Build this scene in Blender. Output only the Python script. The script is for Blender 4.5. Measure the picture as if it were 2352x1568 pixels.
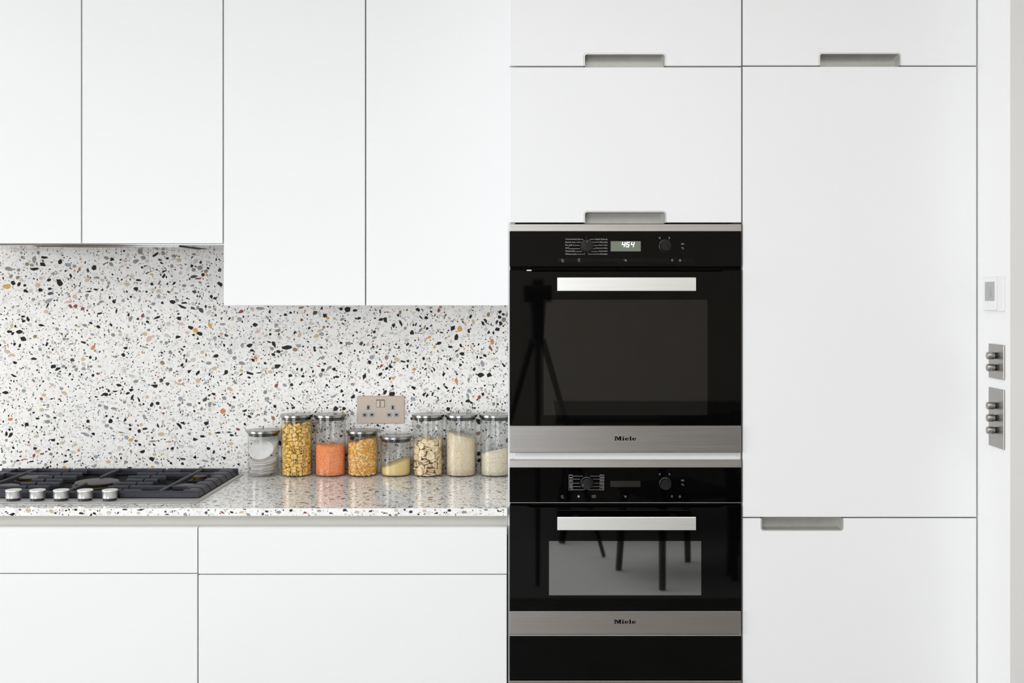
import bpy, bmesh, math, random
import numpy as np
from mathutils import Vector, Matrix, Quaternion
for o in list(bpy.data.objects):
    bpy.data.objects.remove(o)
S = bpy.context.scene
COL = S.collection
# ------------------------------------------------------------------ camera
F, VX, VY, D0, CZ = 2601.0, 1235.0, 674.0, 2.9, 1.46      # focal length in px, vanishing point, distance to cabinet fronts, eye height
cam_d = bpy.data.cameras.new('camera'); cam = bpy.data.objects.new('camera', cam_d); COL.objects.link(cam)
cam.location = (0, -D0, CZ); cam.rotation_euler = (math.pi/2, 0, 0)
cam_d.sensor_width = 36; cam_d.lens = 36*F/2352
cam_d.shift_x = -(VX-1176)/2352; cam_d.shift_y = -(784-VY)/2352
cam_d.clip_start = .05
S.camera = cam
def PX(px, Y=0.0): return (px-VX)/F*(D0+Y)
def PZ(py, Y=0.0): return CZ-(py-VY)/F*(D0+Y)
# ------------------------------------------------------------------ world, light, exposure
W = bpy.data.worlds.new('daylight'); S.world = W; W.use_nodes = True
wn = W.node_tree.nodes; wl = W.node_tree.links
bg = wn['Background']; bg.inputs[0].default_value = (.86, .93, 1, 1); bg.inputs[1].default_value = 1.0
def area(name, loc, rot, sx, sy, power, col):
    l = bpy.data.lights.new(name, 'AREA'); l.shape = 'RECTANGLE'; l.size = sx; l.size_y = sy; l.energy = power; l.color = col
    o = bpy.data.objects.new(name, l); COL.objects.link(o); o.location = loc; o.rotation_euler = rot
    return o
R90 = math.pi/2
area('garden_door_daylight', (-2.05, -6.46, 1.2), (R90, 0, 0), 3.0, 2.2, 80, (.89, .94, 1))
area('rooflight_daylight', (.3, -2.9, 2.78), (0, 0, 0), 3.0, 2.6, 63, (1, .985, .96))
area('side_window_daylight', (-6.13, -2.5, 1.4), (0, -R90, 0), 2.0, 3.4, 200, (.97, .985, 1))
S.view_settings.view_transform = 'Standard'; S.view_settings.look = 'None'
S.view_settings.gamma = 1; S.view_settings.use_curve_mapping = False
S.view_settings.exposure = 0.05
try:
    S.cycles.transparent_max_bounces = 24
    S.cycles.max_bounces = 12; S.cycles.glossy_bounces = 6; S.cycles.diffuse_bounces = 6
except Exception: pass

# ------------------------------------------------------------------ materials
def lin(h):
    h = h.lstrip('#'); r = []
    for i in (0, 2, 4):
        c = int(h[i:i+2], 16)/255
        r.append(c/12.92 if c <= .04045 else ((c+.055)/1.055)**2.4)
    return (*r, 1)
def mat(name, hexc, rough=.5, metal=0.0, ior=1.5, var=.04, scale=(20, 20, 20), rvar=.0, bump=0.0, bscale=None, emit=None, hex2=None, thr=None):
    m = bpy.data.materials.new(name); m.use_nodes = True; nt = m.node_tree; N = nt.nodes; L = nt.links
    p = N['Principled BSDF']; c = lin(hexc)
    tc = N.new('ShaderNodeTexCoord'); mp = N.new('ShaderNodeMapping'); mp.inputs['Scale'].default_value = scale
    nz = N.new('ShaderNodeTexNoise'); nz.inputs['Scale'].default_value = 1.0; nz.inputs['Detail'].default_value = 3
    L.new(tc.outputs['Object'], mp.inputs[0]); L.new(mp.outputs[0], nz.inputs[0])
    cr = N.new('ShaderNodeValToRGB'); e = cr.color_ramp.elements
    if hex2:
        e[0].color = c; e[1].color = lin(hex2)
        a, b = thr or (.4, .6); e[0].position = a; e[1].position = b
    else:
        e[0].color = tuple(max(0, v*(1-var)) for v in c[:3])+(1,); e[1].color = tuple(min(1, v*(1+var)) for v in c[:3])+(1,)
        e[0].position = .3; e[1].position = .7
    L.new(nz.outputs['Fac'], cr.inputs[0]); L.new(cr.outputs[0], p.inputs['Base Color'])
    p.inputs['Roughness'].default_value = rough; p.inputs['Metallic'].default_value = metal; p.inputs['IOR'].default_value = ior
    if rvar:
        mr = N.new('ShaderNodeMapRange'); mr.inputs[3].default_value = max(0, rough-rvar); mr.inputs[4].default_value = rough+rvar
        L.new(nz.outputs['Fac'], mr.inputs[0]); L.new(mr.outputs[0], p.inputs['Roughness'])
    if bump:
        b = N.new('ShaderNodeBump'); b.inputs['Strength'].default_value = bump; b.inputs['Distance'].default_value = .001
        if bscale:
            mp2 = N.new('ShaderNodeMapping'); mp2.inputs['Scale'].default_value = bscale
            n2 = N.new('ShaderNodeTexNoise'); n2.inputs['Scale'].default_value = 1
            L.new(tc.outputs['Object'], mp2.inputs[0]); L.new(mp2.outputs[0], n2.inputs[0]); L.new(n2.outputs['Fac'], b.inputs['Height'])
        else: L.new(nz.outputs['Fac'], b.inputs['Height'])
        L.new(b.outputs[0], p.inputs['Normal'])
    if emit:
        p.inputs['Emission Color'].default_value = lin(emit[0]); p.inputs['Emission Strength'].default_value = emit[1]
    return m
M = {}
M['white'] = mat('satin_white_lacquer', 'E9E9E9', .38, var=.006, scale=(2, 2, 2))
M['wall'] = mat('white_emulsion', 'E7E7E6', .8, var=.01, scale=(3, 3, 3))
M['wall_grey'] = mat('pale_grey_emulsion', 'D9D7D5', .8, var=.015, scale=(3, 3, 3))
M['wall_dark'] = mat('charcoal_emulsion', 'B3A89B', .8, var=.03, scale=(2, 2, 2))
M['floor'] = mat('grey_oak_floor', '8B8783', .4, var=.2, scale=(3, 40, 3))
M['rug'] = mat('pale_grey_rug', 'C9C9C6', .9, var=.06, scale=(200, 200, 200), bump=.3)
M['carcass'] = mat('gap_shade_carcass', '565655', .6, var=.03)  # carcass coloured dark so the gaps between doors read as shade
M['rail'] = mat('satin_aluminium_rail', 'C8C6BF', .45, var=.02, scale=(3, 30, 30))
M['steel'] = mat('brushed_steel', 'A09C98', .34, 1.0, var=.05, scale=(4, 500, 900), rvar=.06, bump=.03)
M['steel_trim'] = mat('brushed_steel_trim', 'B6B2AD', .36, 1.0, var=.05, scale=(4, 500, 900), rvar=.06, bump=.03)
M['hood_steel'] = mat('mirror_steel', 'B9B7B4', .1, 1.0, var=.03, scale=(4, 200, 200), rvar=.03)
M['steel_lid'] = mat('brushed_steel_lid', 'A09F9A', .22, 1.0, var=.06, scale=(60, 60, 900), rvar=.05)
M['steel_tray'] = mat('satin_steel_tray', 'C2C1BF', .55, .85, var=.04, scale=(4, 300, 300), rvar=.05)
M['steel_handle'] = mat('bright_steel_handle', 'EBEAE6', .38, 1.0, var=.04, scale=(5, 500, 900), rvar=.06)
M['steel_cup'] = mat('handle_cup_metal', 'B2B0AB', .45, .6, var=.06, scale=(40, 40, 40), rvar=.08)
M['steel_rim'] = mat('handle_rim_metal', 'C9C8C4', .4, .7, var=.03)
M['nickel'] = mat('satin_nickel_socket', 'AA9C8F', .42, .6, var=.04, scale=(400, 400, 6), rvar=.04)
M['plate'] = mat('satin_steel_switch_plate', 'A8A5A1', .36, 1.0, var=.05, scale=(300, 300, 10), rvar=.05)
M['knob_steel'] = mat('turned_steel_knob', 'E2E2E0', .34, 1.0, var=.04, scale=(40, 40, 900))
M['black_glass'] = mat('black_oven_glass', '050505', .03, 0, 1.36, var=.2)
M['black_glass_low'] = mat('black_lower_oven_glass', '040404', .03, 0, 1.24, var=.2)
M['vent'] = mat('black_vent_plastic', '020202', .6, 0, 1.15, var=.2)
M['knob_black'] = mat('black_dial', '101010', .22, 0, 1.5, var=.1)
M['print'] = mat('grey_panel_print', 'ABA9A6', .6, var=.02)
M['print_dim'] = mat('dim_panel_print', '8E8C8A', .6, var=.02)
M['logo'] = mat('black_logo_print', '040303', .9, ior=1.05, var=.1)
M['lcd'] = mat('backlit_lcd', '5E6658', .35, var=.03, emit=('6A7561', .3))
M['lcd_digit'] = mat('lit_digits', 'FFFFFF', .4, emit=('E9E6FF', 1.6))
M['lcd_off'] = mat('unlit_lcd', '17130B', .25, var=.1)
M['iron'] = mat('cast_iron', '2A2C35', .5, 0, 1.5, var=.15, scale=(90, 90, 90), rvar=.1, bump=.15, bscale=(900, 900, 900))
M['enamel'] = mat('black_enamel', '050506', .6, 0, 1.15, var=.2)
M['cap'] = mat('burner_cap', '3A3736', .45, .1, var=.1, scale=(50, 50, 50))
M['alu'] = mat('burner_aluminium', '3C3937', .5, .6, var=.1)
M['brass'] = mat('brass_flame_ring', 'D8B45A', .25, 1.0, var=.05)
M['gasket'] = mat('dark_silicone', '141315', .5, var=.08)
M['grey_plastic'] = mat('grey_plastic_insert', '9A9C9E', .5, var=.03)
M['dark_slot'] = mat('dark_slot', '15161A', .6, var=.1)
M['pasta'] = mat('dried_pasta', 'F0C96C', .5, var=.10, scale=(60, 60, 60))
M['banana'] = mat('dried_banana', 'F3E0BB', .55, scale=(120, 120, 120), hex2='D8AE76', thr=(.46, .74))
M['wafer'] = mat('pale_wafer', 'EDEAE7', .75, var=.05, scale=(60, 60, 60))
M['corn'] = mat('amber_corn', 'DE9A30', .4, scale=(90, 90, 90), hex2='F0B64C', thr=(.35, .65))
M['corn_tip'] = mat('pale_corn_tip', 'F0DAAA', .45, var=.05)
M['corn_core'] = mat('corn_shade', 'C88C30', .8, var=.1)
M['lentil'] = mat('red_lentil', 'F6904E', .6, scale=(260, 260, 260), hex2='FDBB88', thr=(.4, .6))
M['lentil_core'] = mat('lentil_mass', 'F08844', .8, var=.1)
M['couscous'] = mat('couscous', 'DDBF7C', .85, scale=(900, 900, 900), hex2='EBD49A', thr=(.4, .6), bump=.6)
M['oat'] = mat('cream_oats', 'E8D9BE', .8, scale=(420, 420, 420), hex2='F1E6D0', thr=(.4, .6))
M['oat_core'] = mat('oat_mass', 'D8C5A4', .85, scale=(700, 700, 700), hex2='EADBC0', thr=(.4, .6), bump=.4)
M['rice'] = mat('white_rice', 'EBE2CF', .7, scale=(420, 420, 420), hex2='F4EEDF', thr=(.4, .6))
M['rice_core'] = mat('rice_mass', 'D2C5AA', .85, scale=(800, 800, 800), hex2='E6DCC6', thr=(.4, .6), bump=.4)
M['husk'] = mat('brown_husk', 'AD9570', .8, var=.1)
M['lcd_wall'] = mat('thermostat_screen', 'A3A3A2', .4, var=.02)
M['plastic'] = mat('white_plastic', 'E1E1E0', .4, var=.006)
M['wood_dark'] = mat('dark_stained_wood', '17110D', .45, var=.25, scale=(4, 60, 60))
M['fabric'] = mat('charcoal_seat_fabric', '232124', .9, var=.15, scale=(300, 300, 300))
M['camera'] = mat('black_camera_body', '0B0B0B', .55, var=.2)
M['frame'] = mat('dark_window_frame', '2A2A2B', .5, var=.05)
# thin clear glass: straight-through transmission plus a Fresnel reflection
def thin_glass(name, tint, ior=1.45):
    m = bpy.data.materials.new(name); m.use_nodes = True; nt = m.node_tree; N = nt.nodes; L = nt.links
    N.remove(N['Principled BSDF']); out = N['Material Output']
    tr = N.new('ShaderNodeBsdfTransparent'); gl = N.new('ShaderNodeBsdfGlossy'); fr = N.new('ShaderNodeFresnel'); mx = N.new('ShaderNodeMixShader')
    tr.inputs[0].default_value = tint; gl.inputs['Roughness'].default_value = .02
    ge = N.new('ShaderNodeNewGeometry'); mr = N.new('ShaderNodeMapRange'); mr.inputs[3].default_value = ior; mr.inputs[4].default_value = 1/ior
    L.new(ge.outputs['Backfacing'], mr.inputs[0]); L.new(mr.outputs[0], fr.inputs['IOR'])      # a thin sheet reflects alike from both sides
    L.new(fr.outputs[0], mx.inputs[0]); L.new(tr.outputs[0], mx.inputs[1]); L.new(gl.outputs[0], mx.inputs[2]); L.new(mx.outputs[0], out.inputs[0])
    return m
M['glass'] = thin_glass('clear_jar_glass', (.985, .989, .988, 1))
M['pane'] = thin_glass('window_glass', (.97, .98, .98, 1))
# oven door window: black glass printed with a fine dot screen, metallised inner panes behind
def oven_window(name, ior, dot):
    m = bpy.data.materials.new(name); m.use_nodes = True; nt = m.node_tree; N = nt.nodes; L = nt.links
    p = N['Principled BSDF']; p.inputs['Roughness'].default_value = .02; p.inputs['IOR'].default_value = ior
    tc = N.new('ShaderNodeTexCoord'); mp = N.new('ShaderNodeMapping'); mp.inputs['Scale'].default_value = (520, 520, 520); mp.inputs['Rotation'].default_value = (0, math.pi/4, 0)
    vo = N.new('ShaderNodeTexVoronoi'); vo.inputs['Randomness'].default_value = 0; vo.inputs['Scale'].default_value = 1
    cr = N.new('ShaderNodeValToRGB'); cr.color_ramp.elements[0].color = lin(dot); cr.color_ramp.elements[1].color = lin('060606')
    cr.color_ramp.elements[0].position = .3; cr.color_ramp.elements[1].position = .45
    L.new(tc.outputs['Object'], mp.inputs[0]); L.new(mp.outputs[0], vo.inputs[0]); L.new(vo.outputs['Distance'], cr.inputs[0]); L.new(cr.outputs[0], p.inputs['Base Color'])
    return m
M['window_hi'] = oven_window('dotted_oven_window', 1.6, '2C2D29')
M['window_lo'] = oven_window('mirrored_oven_window', 2.65, '0B0B0B')
# terrazzo
M['terrazzo'] = mat('terrazzo_binder', 'EDEBE8', .35, ior=1.3, var=.0, scale=(45, 45, 45), hex2='DFDDDA', thr=(.5, .75))
M['terrazzo_top'] = mat('polished_terrazzo_binder', 'F0EFEC', .10, scale=(45, 45, 45), hex2='E2E1DF', thr=(.5, .75))
CH = {'k': '1B1A1A', 'c': '3F3E40', 'g': '807D7A', 'b': '898D95', 'l': 'B9B7B2', 't': 'BEA88B', 'o': 'C4964C', 'O': 'BE7B4E', 'p': 'C6A799', 'm': '7C453C', 'n': '857058', 'f': 'E4E3E1', 'h': 'D6D6D5'}
CH2 = {'k': '262423', 'c': '525153', 'g': '9A9894', 'b': 'A1A5AC', 'l': 'CFCCC7', 't': 'D0BDA3', 'o': 'D6AC66', 'O': 'CF9468', 'p': 'D8BFB3', 'm': '945A4F', 'n': '9C886F', 'f': 'ECEBE9', 'h': 'E2E2E0'}
CK = list(CH)
for k in CK:
    M['chip_'+k] = mat('stone_chip_'+k, CH[k], .4, ior=1.25, scale=(160, 160, 160), hex2=CH2[k], thr=(.35, .65))
    M['chipt_'+k] = mat('polished_stone_chip_'+k, CH[k], .10, scale=(160, 160, 160), hex2=CH2[k], thr=(.35, .65))

# ------------------------------------------------------------------ mesh helpers
WL = {}                                                     # world position of every thing's origin
def root(name, loc, label=None, cat=None, group=None):
    o = bpy.data.objects.new(name, None); o.empty_display_size = .05; COL.objects.link(o); o.location = loc; WL[o] = Vector(loc)
    if label: o['label'] = label
    if cat: o['category'] = cat
    if group: o['group'] = group
    return o
def tag(o, label=None, cat=None, group=None, kind=None):
    for k, v in (('label', label), ('category', cat), ('group', group), ('kind', kind)):
        if v: o[k] = v
    return o
def put(name, bm, m, parent=None, smooth=False, origin=None):
    """bm in world coordinates -> one mesh object, shifted into its parent's frame"""
    me = bpy.data.meshes.new(name)
    base = WL[parent] if parent is not None else Vector(origin or (0, 0, 0))
    if base.length: bmesh.ops.translate(bm, verts=bm.verts, vec=-base)
    bmesh.ops.recalc_face_normals(bm, faces=bm.faces)
    bm.to_mesh(me); bm.free()
    for mm in (m if isinstance(m, list) else [m]): me.materials.append(M[mm] if isinstance(mm, str) else mm)
    if smooth:
        me.polygons.foreach_set('use_smooth', [True]*len(me.polygons))
        try: me.set_sharp_from_angle(angle=math.radians(38))
        except Exception: pass
    o = bpy.data.objects.new(name, me); COL.objects.link(o)
    if parent is not None: o.parent = parent; WL[o] = base
    else: o.location = base; WL[o] = base.copy()
    return o
def B(): return bmesh.new()
def merge(bm, t):
    me = bpy.data.meshes.new('t'); t.to_mesh(me); t.free(); bm.from_mesh(me); bpy.data.meshes.remove(me)
def box(bm, x0, x1, y0, y1, z0, z1, bev=0, seg=1):
    t = bmesh.new()
    vs = [t.verts.new(p) for p in ((x0, y0, z0), (x1, y0, z0), (x1, y1, z0), (x0, y1, z0), (x0, y0, z1), (x1, y0, z1), (x1, y1, z1), (x0, y1, z1))]
    for f in ((0, 3, 2, 1), (4, 5, 6, 7), (0, 1, 5, 4), (1, 2, 6, 5), (2, 3, 7, 6), (3, 0, 4, 7)): t.faces.new([vs[i] for i in f])
    if bev: bmesh.ops.bevel(t, geom=t.edges[:], offset=bev, segments=seg, affect='EDGES', profile=.5)
    merge(bm, t); return bm
def prism(bm, pts, a, b, axis='y', bev=0, seg=1):
    """polygon pts extruded from a to b; axis y: pts are (x,z); axis z: (x,y); axis x: (y,z)"""
    t = bmesh.new()
    f3 = {'y': lambda p, d: (p[0], d, p[1]), 'z': lambda p, d: (p[0], p[1], d), 'x': lambda p, d: (d, p[0], p[1])}[axis]
    v0 = [t.verts.new(f3(p, a)) for p in pts]; v1 = [t.verts.new(f3(p, b)) for p in pts]
    n = len(pts)
    t.faces.new(v0); t.faces.new(v1[::-1])
    for i in range(n): t.faces.new((v0[i], v0[(i+1) % n], v1[(i+1) % n], v1[i]))
    bmesh.ops.recalc_face_normals(t, faces=t.faces)
    if bev:
        bmesh.ops.bevel(t, geom=[e for e in t.edges if all(abs(f.normal[{'x': 0, 'y': 1, 'z': 2}[axis]]) > .9 for f in e.link_faces[:1]) or any(abs(f.normal[{'x': 0, 'y': 1, 'z': 2}[axis]]) > .9 for f in e.link_faces)], offset=bev, segments=seg, affect='EDGES')
    merge(bm, t); return bm
def lathe(bm, prof, n=48, c=(0, 0, 0), axis='z'):
    """profile of (r, h); closed at the axis where r is 0"""
    t = bmesh.new(); rings = []
    for r, h in prof:
        if r < 1e-6: rings.append([t.verts.new((0, 0, h))])
        else: rings.append([t.verts.new((r*math.cos(2*math.pi*i/n), r*math.sin(2*math.pi*i/n), h)) for i in range(n)])
    for a, b in zip(rings, rings[1:]):
        for i in range(n):
            j = (i+1) % n
            if len(a) == 1 and len(b) == 1: continue
            if len(a) == 1: t.faces.new((a[0], b[i], b[j]))
            elif len(b) == 1: t.faces.new((a[i], a[j], b[0]))
            else: t.faces.new((a[i], a[j], b[j], b[i]))
    if axis == 'y': bmesh.ops.rotate(t, verts=t.verts, matrix=Matrix.Rotation(R90, 3, 'X'))       # +h points to -y
    if axis == 'x': bmesh.ops.rotate(t, verts=t.verts, matrix=Matrix.Rotation(-R90, 3, 'Y'))      # +h points to -x
    bmesh.ops.translate(t, verts=t.verts, vec=c)
    merge(bm, t); return bm
def rrect(x0, x1, z0, z1, r, n=5, corners=(1, 1, 1, 1)):
    """rounded rectangle outline, corners in order: lower-left, lower-right, upper-right, upper-left"""
    out = []
    for k, (cx, cz, a0) in enumerate(((x0+r, z0+r, 180), (x1-r, z0+r, 270), (x1-r, z1-r, 0), (x0+r, z1-r, 90))):
        if corners[k]:
            for i in range(n+1):
                a = math.radians(a0+90*i/n); out.append((cx+r*math.cos(a), cz+r*math.sin(a)))
        else: out.append(((x0, z0), (x1, z0), (x1, z1), (x0, z1))[k])
    return out
def tube(bm, p0, p1, r0, r1=None, n=12):
    p0 = Vector(p0); p1 = Vector(p1); d = p1-p0; q = Vector((0, 0, 1)).rotation_difference(d).to_matrix()
    t = bmesh.new(); r1 = r0 if r1 is None else r1
    a = [t.verts.new(q @ Vector((r0*math.cos(2*math.pi*i/n), r0*math.sin(2*math.pi*i/n), 0))+p0) for i in range(n)]
    b = [t.verts.new(q @ Vector((r1*math.cos(2*math.pi*i/n), r1*math.sin(2*math.pi*i/n), 0))+p1) for i in range(n)]
    for i in range(n): t.faces.new((a[i], a[(i+1) % n], b[(i+1) % n], b[i]))
    t.faces.new(a[::-1]); t.faces.new(b); merge(bm, t); return bm

# ------------------------------------------------------------------ the room
TOPZ = 2.8
YS = .585                                                   # face of the splashback
def struct(name, bm, m): return tag(put(name, bm, m), kind='structure')
XPIER = 1.1275; YPIER = -.196
struct('floor', box(B(), -6.3, 3.2, -6.7, .9, -.1, 0), 'floor')
bm = B(); RX0, RX1, RY0, RY1 = -1.2, 1.8, -4.2, -1.6        # ceiling with the rooflight opening
box(bm, -6.3, RX0, -6.7, .9, TOPZ, TOPZ+.15); box(bm, RX1, 3.2, -6.7, .9, TOPZ, TOPZ+.15)
box(bm, RX0, RX1, -6.7, RY0, TOPZ, TOPZ+.15); box(bm, RX0, RX1, RY1, .9, TOPZ, TOPZ+.15)
struct('ceiling', bm, 'wall')
struct('wall_back', box(B(), -6.3, 3.2, YS+.02, YS+.2, 0, TOPZ), 'wall')
bm = B(); LY0, LY1, LZ0, LZ1 = -4.2, -.8, .4, 2.4             # left wall with a side window
box(bm, -6.3, -6.15, -6.7, LY0, 0, TOPZ); box(bm, -6.3, -6.15, LY1, YS+.02, 0, TOPZ); box(bm, -6.3, -6.15, LY0, LY1, 0, LZ0); box(bm, -6.3, -6.15, LY0, LY1, LZ1, TOPZ)
struct('wall_left', bm, 'wall')
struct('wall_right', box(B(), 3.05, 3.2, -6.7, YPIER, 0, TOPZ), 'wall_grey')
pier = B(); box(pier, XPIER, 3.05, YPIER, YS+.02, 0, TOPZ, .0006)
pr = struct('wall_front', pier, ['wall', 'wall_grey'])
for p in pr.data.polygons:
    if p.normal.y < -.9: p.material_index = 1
bm = B(); GX0, GX1, GZ = -3.55, -.55, 2.3                    # rear wall with the garden doors' opening
box(bm, -6.3, GX0, -6.7, -6.5, 0, TOPZ); box(bm, GX1, 3.2, -6.7, -6.5, 0, TOPZ); box(bm, GX0, GX1, -6.7, -6.5, GZ, TOPZ)
struct('wall_rear', bm, 'wall_dark')
bm = B()
for k in range(4):
    x = GX0+(GX1-GX0)*k/3; box(bm, max(GX0, x-.03), min(GX1, x+.03), -6.64, -6.58, 0, GZ)
box(bm, GX0, GX1, -6.64, -6.58, GZ-.06, GZ); box(bm, GX0, GX1, -6.64, -6.58, 0, .06)
win = struct('window_1', bm, 'frame')
for k in range(3):
    a = GX0+(GX1-GX0)*k/3+.03; put('pane', box(B(), a, a+(GX1-GX0)/3-.06, -6.615, -6.605, .06, GZ-.06), 'pane', win)
bm = B(); box(bm, RX0, RX1, RY0, RY0+.06, TOPZ+.1, TOPZ+.16); box(bm, RX0, RX1, RY1-.06, RY1, TOPZ+.1, TOPZ+.16)
box(bm, RX0, RX0+.06, RY0, RY1, TOPZ+.1, TOPZ+.16); box(bm, RX1-.06, RX1, RY0, RY1, TOPZ+.1, TOPZ+.16)
win2 = struct('window_2', bm, 'frame')
bm = B()
for a, b, c, d in ((LY0, LY0+.05, LZ0, LZ1), (LY1-.05, LY1, LZ0, LZ1), (LY0, LY1, LZ0, LZ0+.05), (LY0, LY1, LZ1-.05, LZ1), (-2.53, -2.47, LZ0, LZ1)): box(bm, -6.26, -6.2, a, b, c, d)
win3 = struct('window_3', bm, 'frame')
for a, b in ((LY0+.05, -2.53), (-2.47, LY1-.05)): put('pane', box(B(), -6.235, -6.225, a, b, LZ0+.05, LZ1-.05), 'pane', win3)
put('pane', box(B(), RX0+.06, RX1-.06, RY0+.06, RY1-.06, TOPZ+.125, TOPZ+.135), 'pane', win2)

# ------------------------------------------------------------------ doors with notched pulls
def notch_outline(x0, x1, z0, z1, nt=None):
    """door outline; nt=(xa, xb, depth, 'bottom'/'top') cuts a pull with rounded inner corners"""
    if not nt: return [(x0, z0), (x1, z0), (x1, z1), (x0, z1)]
    xa, xb, d, side = nt; r = .007; n = 5; arc = []
    if side == 'bottom':
        pts = [(x0, z0), (xa, z0)]
        for i in range(n+1): a = math.radians(180-90*i/n); pts.append((xa+r+r*math.cos(a), z0+d-r+r*math.sin(a)))
        for i in range(n+1): a = math.radians(90-90*i/n); pts.append((xb-r+r*math.cos(a), z0+d-r+r*math.sin(a)))
        return pts+[(xb, z0), (x1, z0), (x1, z1), (x0, z1)]
    pts = [(x0, z0), (x1, z0), (x1, z1), (xb, z1)]
    for i in range(n+1): a = math.radians(0-90*i/n); pts.append((xb-r+r*math.cos(a), z1-d+r+r*math.sin(a)))
    for i in range(n+1): a = math.radians(270-90*i/n); pts.append((xa+r+r*math.cos(a), z1-d+r+r*math.sin(a)))
    return pts+[(xa, z1), (x0, z1)]
def door(parent, x0, x1, z0, z1, y=0.0, th=.02, nt=None, name='door'):
    d = put(name, prism(B(), notch_outline(x0, x1, z0, z1, nt), y, y+th, 'y', .0011), 'white', parent)
    if nt:
        xa, xb, dep, side = nt; t = .0026
        o = rrect(xa, xb, z0, z0+dep, .007, 5, (0, 0, 1, 1)) if side == 'bottom' else rrect(xa, xb, z1-dep, z1, .007, 5, (1, 1, 0, 0))
        i = rrect(xa+t, xb-t, z0-.0005, z0+dep-t, .0055, 5, (0, 0, 1, 1)) if side == 'bottom' else rrect(xa+t, xb-t, z1-dep+t, z1+.0005, .0055, 5, (1, 1, 0, 0))
        tb = bmesh.new(); rings = []
        for yy in (y-.0006, y+th+.020):
            rings.append(([tb.verts.new((p[0], yy, p[1])) for p in o], [tb.verts.new((p[0], yy, p[1])) for p in i]))
        n = len(o)
        open_edge = (0,) if side == 'bottom' else (n-2,)
        for k in range(n):
            j = (k+1) % n
            if side == 'bottom' and k == 0: continue
            if side == 'top' and k == n-2: continue
            (o0, i0), (o1, i1) = rings
            tb.faces.new((o0[k], o0[j], i0[j], i0[k])); tb.faces.new((i0[k], i0[j], i1[j], i1[k]))
            tb.faces.new((o1[k], o1[j], i1[j], i1[k])); tb.faces.new((o0[k], o0[j], o1[j], o1[k]))
        put('handle_rim', tb, 'steel_rim', d)
        zz = (z0-.001, z0+dep) if side == 'bottom' else (z1-dep, z1+.001)
        put('handle_cup', box(B(), xa+.0005, xb-.0005, y+th+.0165, y+th+.020, *zz), 'steel_cup', d)
    return d
# ------------------------------------------------------------------ wall cabinets
YU = .25
def wall_cabinet(x0, xm, x1, z0, label):
    c = root('wall_cabinet', ((x0+x1)/2, YU+.16, z0), label, 'cabinet')
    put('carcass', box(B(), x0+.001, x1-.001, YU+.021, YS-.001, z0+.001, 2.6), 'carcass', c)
    put('bottom_panel', box(B(), x0+.001, x1-.001, YU+.0215, YS-.001, z0+.0003, z0+.001), 'white', c)
    g = .0017
    for a, b in ((x0, xm), (xm, x1)): door(c, a+g, b-g, z0, 2.6, YU)
    return c
xs = [PX(-137, YU), PX(187.3, YU), PX(512.6, YU), PX(839.6, YU), -.0768]
ZH = PZ(559, YU); ZR = PZ(701.5, YU)
c1 = wall_cabinet(xs[0], xs[1], xs[2], ZH, 'white two-door wall cabinet mounted higher, over the gas hob and extractor')
c2 = wall_cabinet(xs[2], xs[3], xs[4], ZR, 'white two-door wall cabinet hanging lower, over the socket and food jars')
# the extractor let into the underside of the first wall cabinet
ex = root('extractor_hood', ((xs[0]+xs[2])/2, .42, ZH), 'slim steel extractor let into the cabinet underside above the gas hob', 'extractor')
ea, eb = xs[0]+.03, xs[2]-.004
put('hood_panel', box(B(), ea, eb, YU+.024, YS-.003, ZH-.004, ZH-.0002, .001), 'hood_steel', ex)
put('filter_cover', box(B(), ea+.22, eb-.14, YU+.07, YS-.06, ZH-.008, ZH-.0035, .001), 'hood_steel', ex)
bm = B(); sx0, sx1, sy0, sy1 = ea+.205, eb-.125, YU+.055, YS-.045
for q in ((sx0, sx1, sy0, sy0+.012), (sx0, sx1, sy1-.012, sy1), (sx0, sx0+.012, sy0, sy1), (sx1-.012, sx1, sy0, sy1)): box(bm, *q, ZH-.0046, ZH-.0037)
put('air_slot', bm, 'dark_slot', ex)

# ------------------------------------------------------------------ base units, worktop, splashback
XB = [PX(-352), PX(454.5), PX(1165.3)]
z_top, z_mid, z_mid2 = PZ(1210.5), PZ(1315.5), PZ(1318.0)
WT = .91
def base_unit(x0, x1, label, dz=0.0):
    c = root('base_unit', ((x0+x1)/2, .3, 0), label, 'cabinet')
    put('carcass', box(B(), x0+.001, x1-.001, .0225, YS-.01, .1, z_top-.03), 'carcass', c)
    put('plinth', box(B(), x0, x1, .06, .078, 0, .1), 'white', c)
    bm = B(); box(bm, x0, x1, .026, .03, z_top-.022, WT-.0205); box(bm, x0, x1, .0205, .03, z_top-.024, z_top-.021)
    put('grip_channel', bm, 'rail', c)
    g = .0016
    for a, b in ((z_mid+.0002, z_top), (.45, z_mid-.0026), (.11, .447)):
        d = B()
        if b == z_top:                                       # bevelled upper edge of the top drawer
            prism(d, [(-.0001, a-dz), (-.0001, b-.0022), (.004, b), (.02, b), (.02, a-dz)], x0+g, x1-g, 'x')
        else: box(d, x0+g, x1-g, 0, .02, a-dz*(a > .2), b-dz*(b > .5), .001)
        put('drawer_front', d, 'white', c)
    return c
base_unit(XB[0], XB[1], 'white handleless drawer unit under the gas hob')
base_unit(XB[1], XB[2], 'white handleless drawer unit under the food jars, beside the ovens', .0022)
XL, XR = XB[0]-.05, -.0772
rng = random.Random(11)
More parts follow.
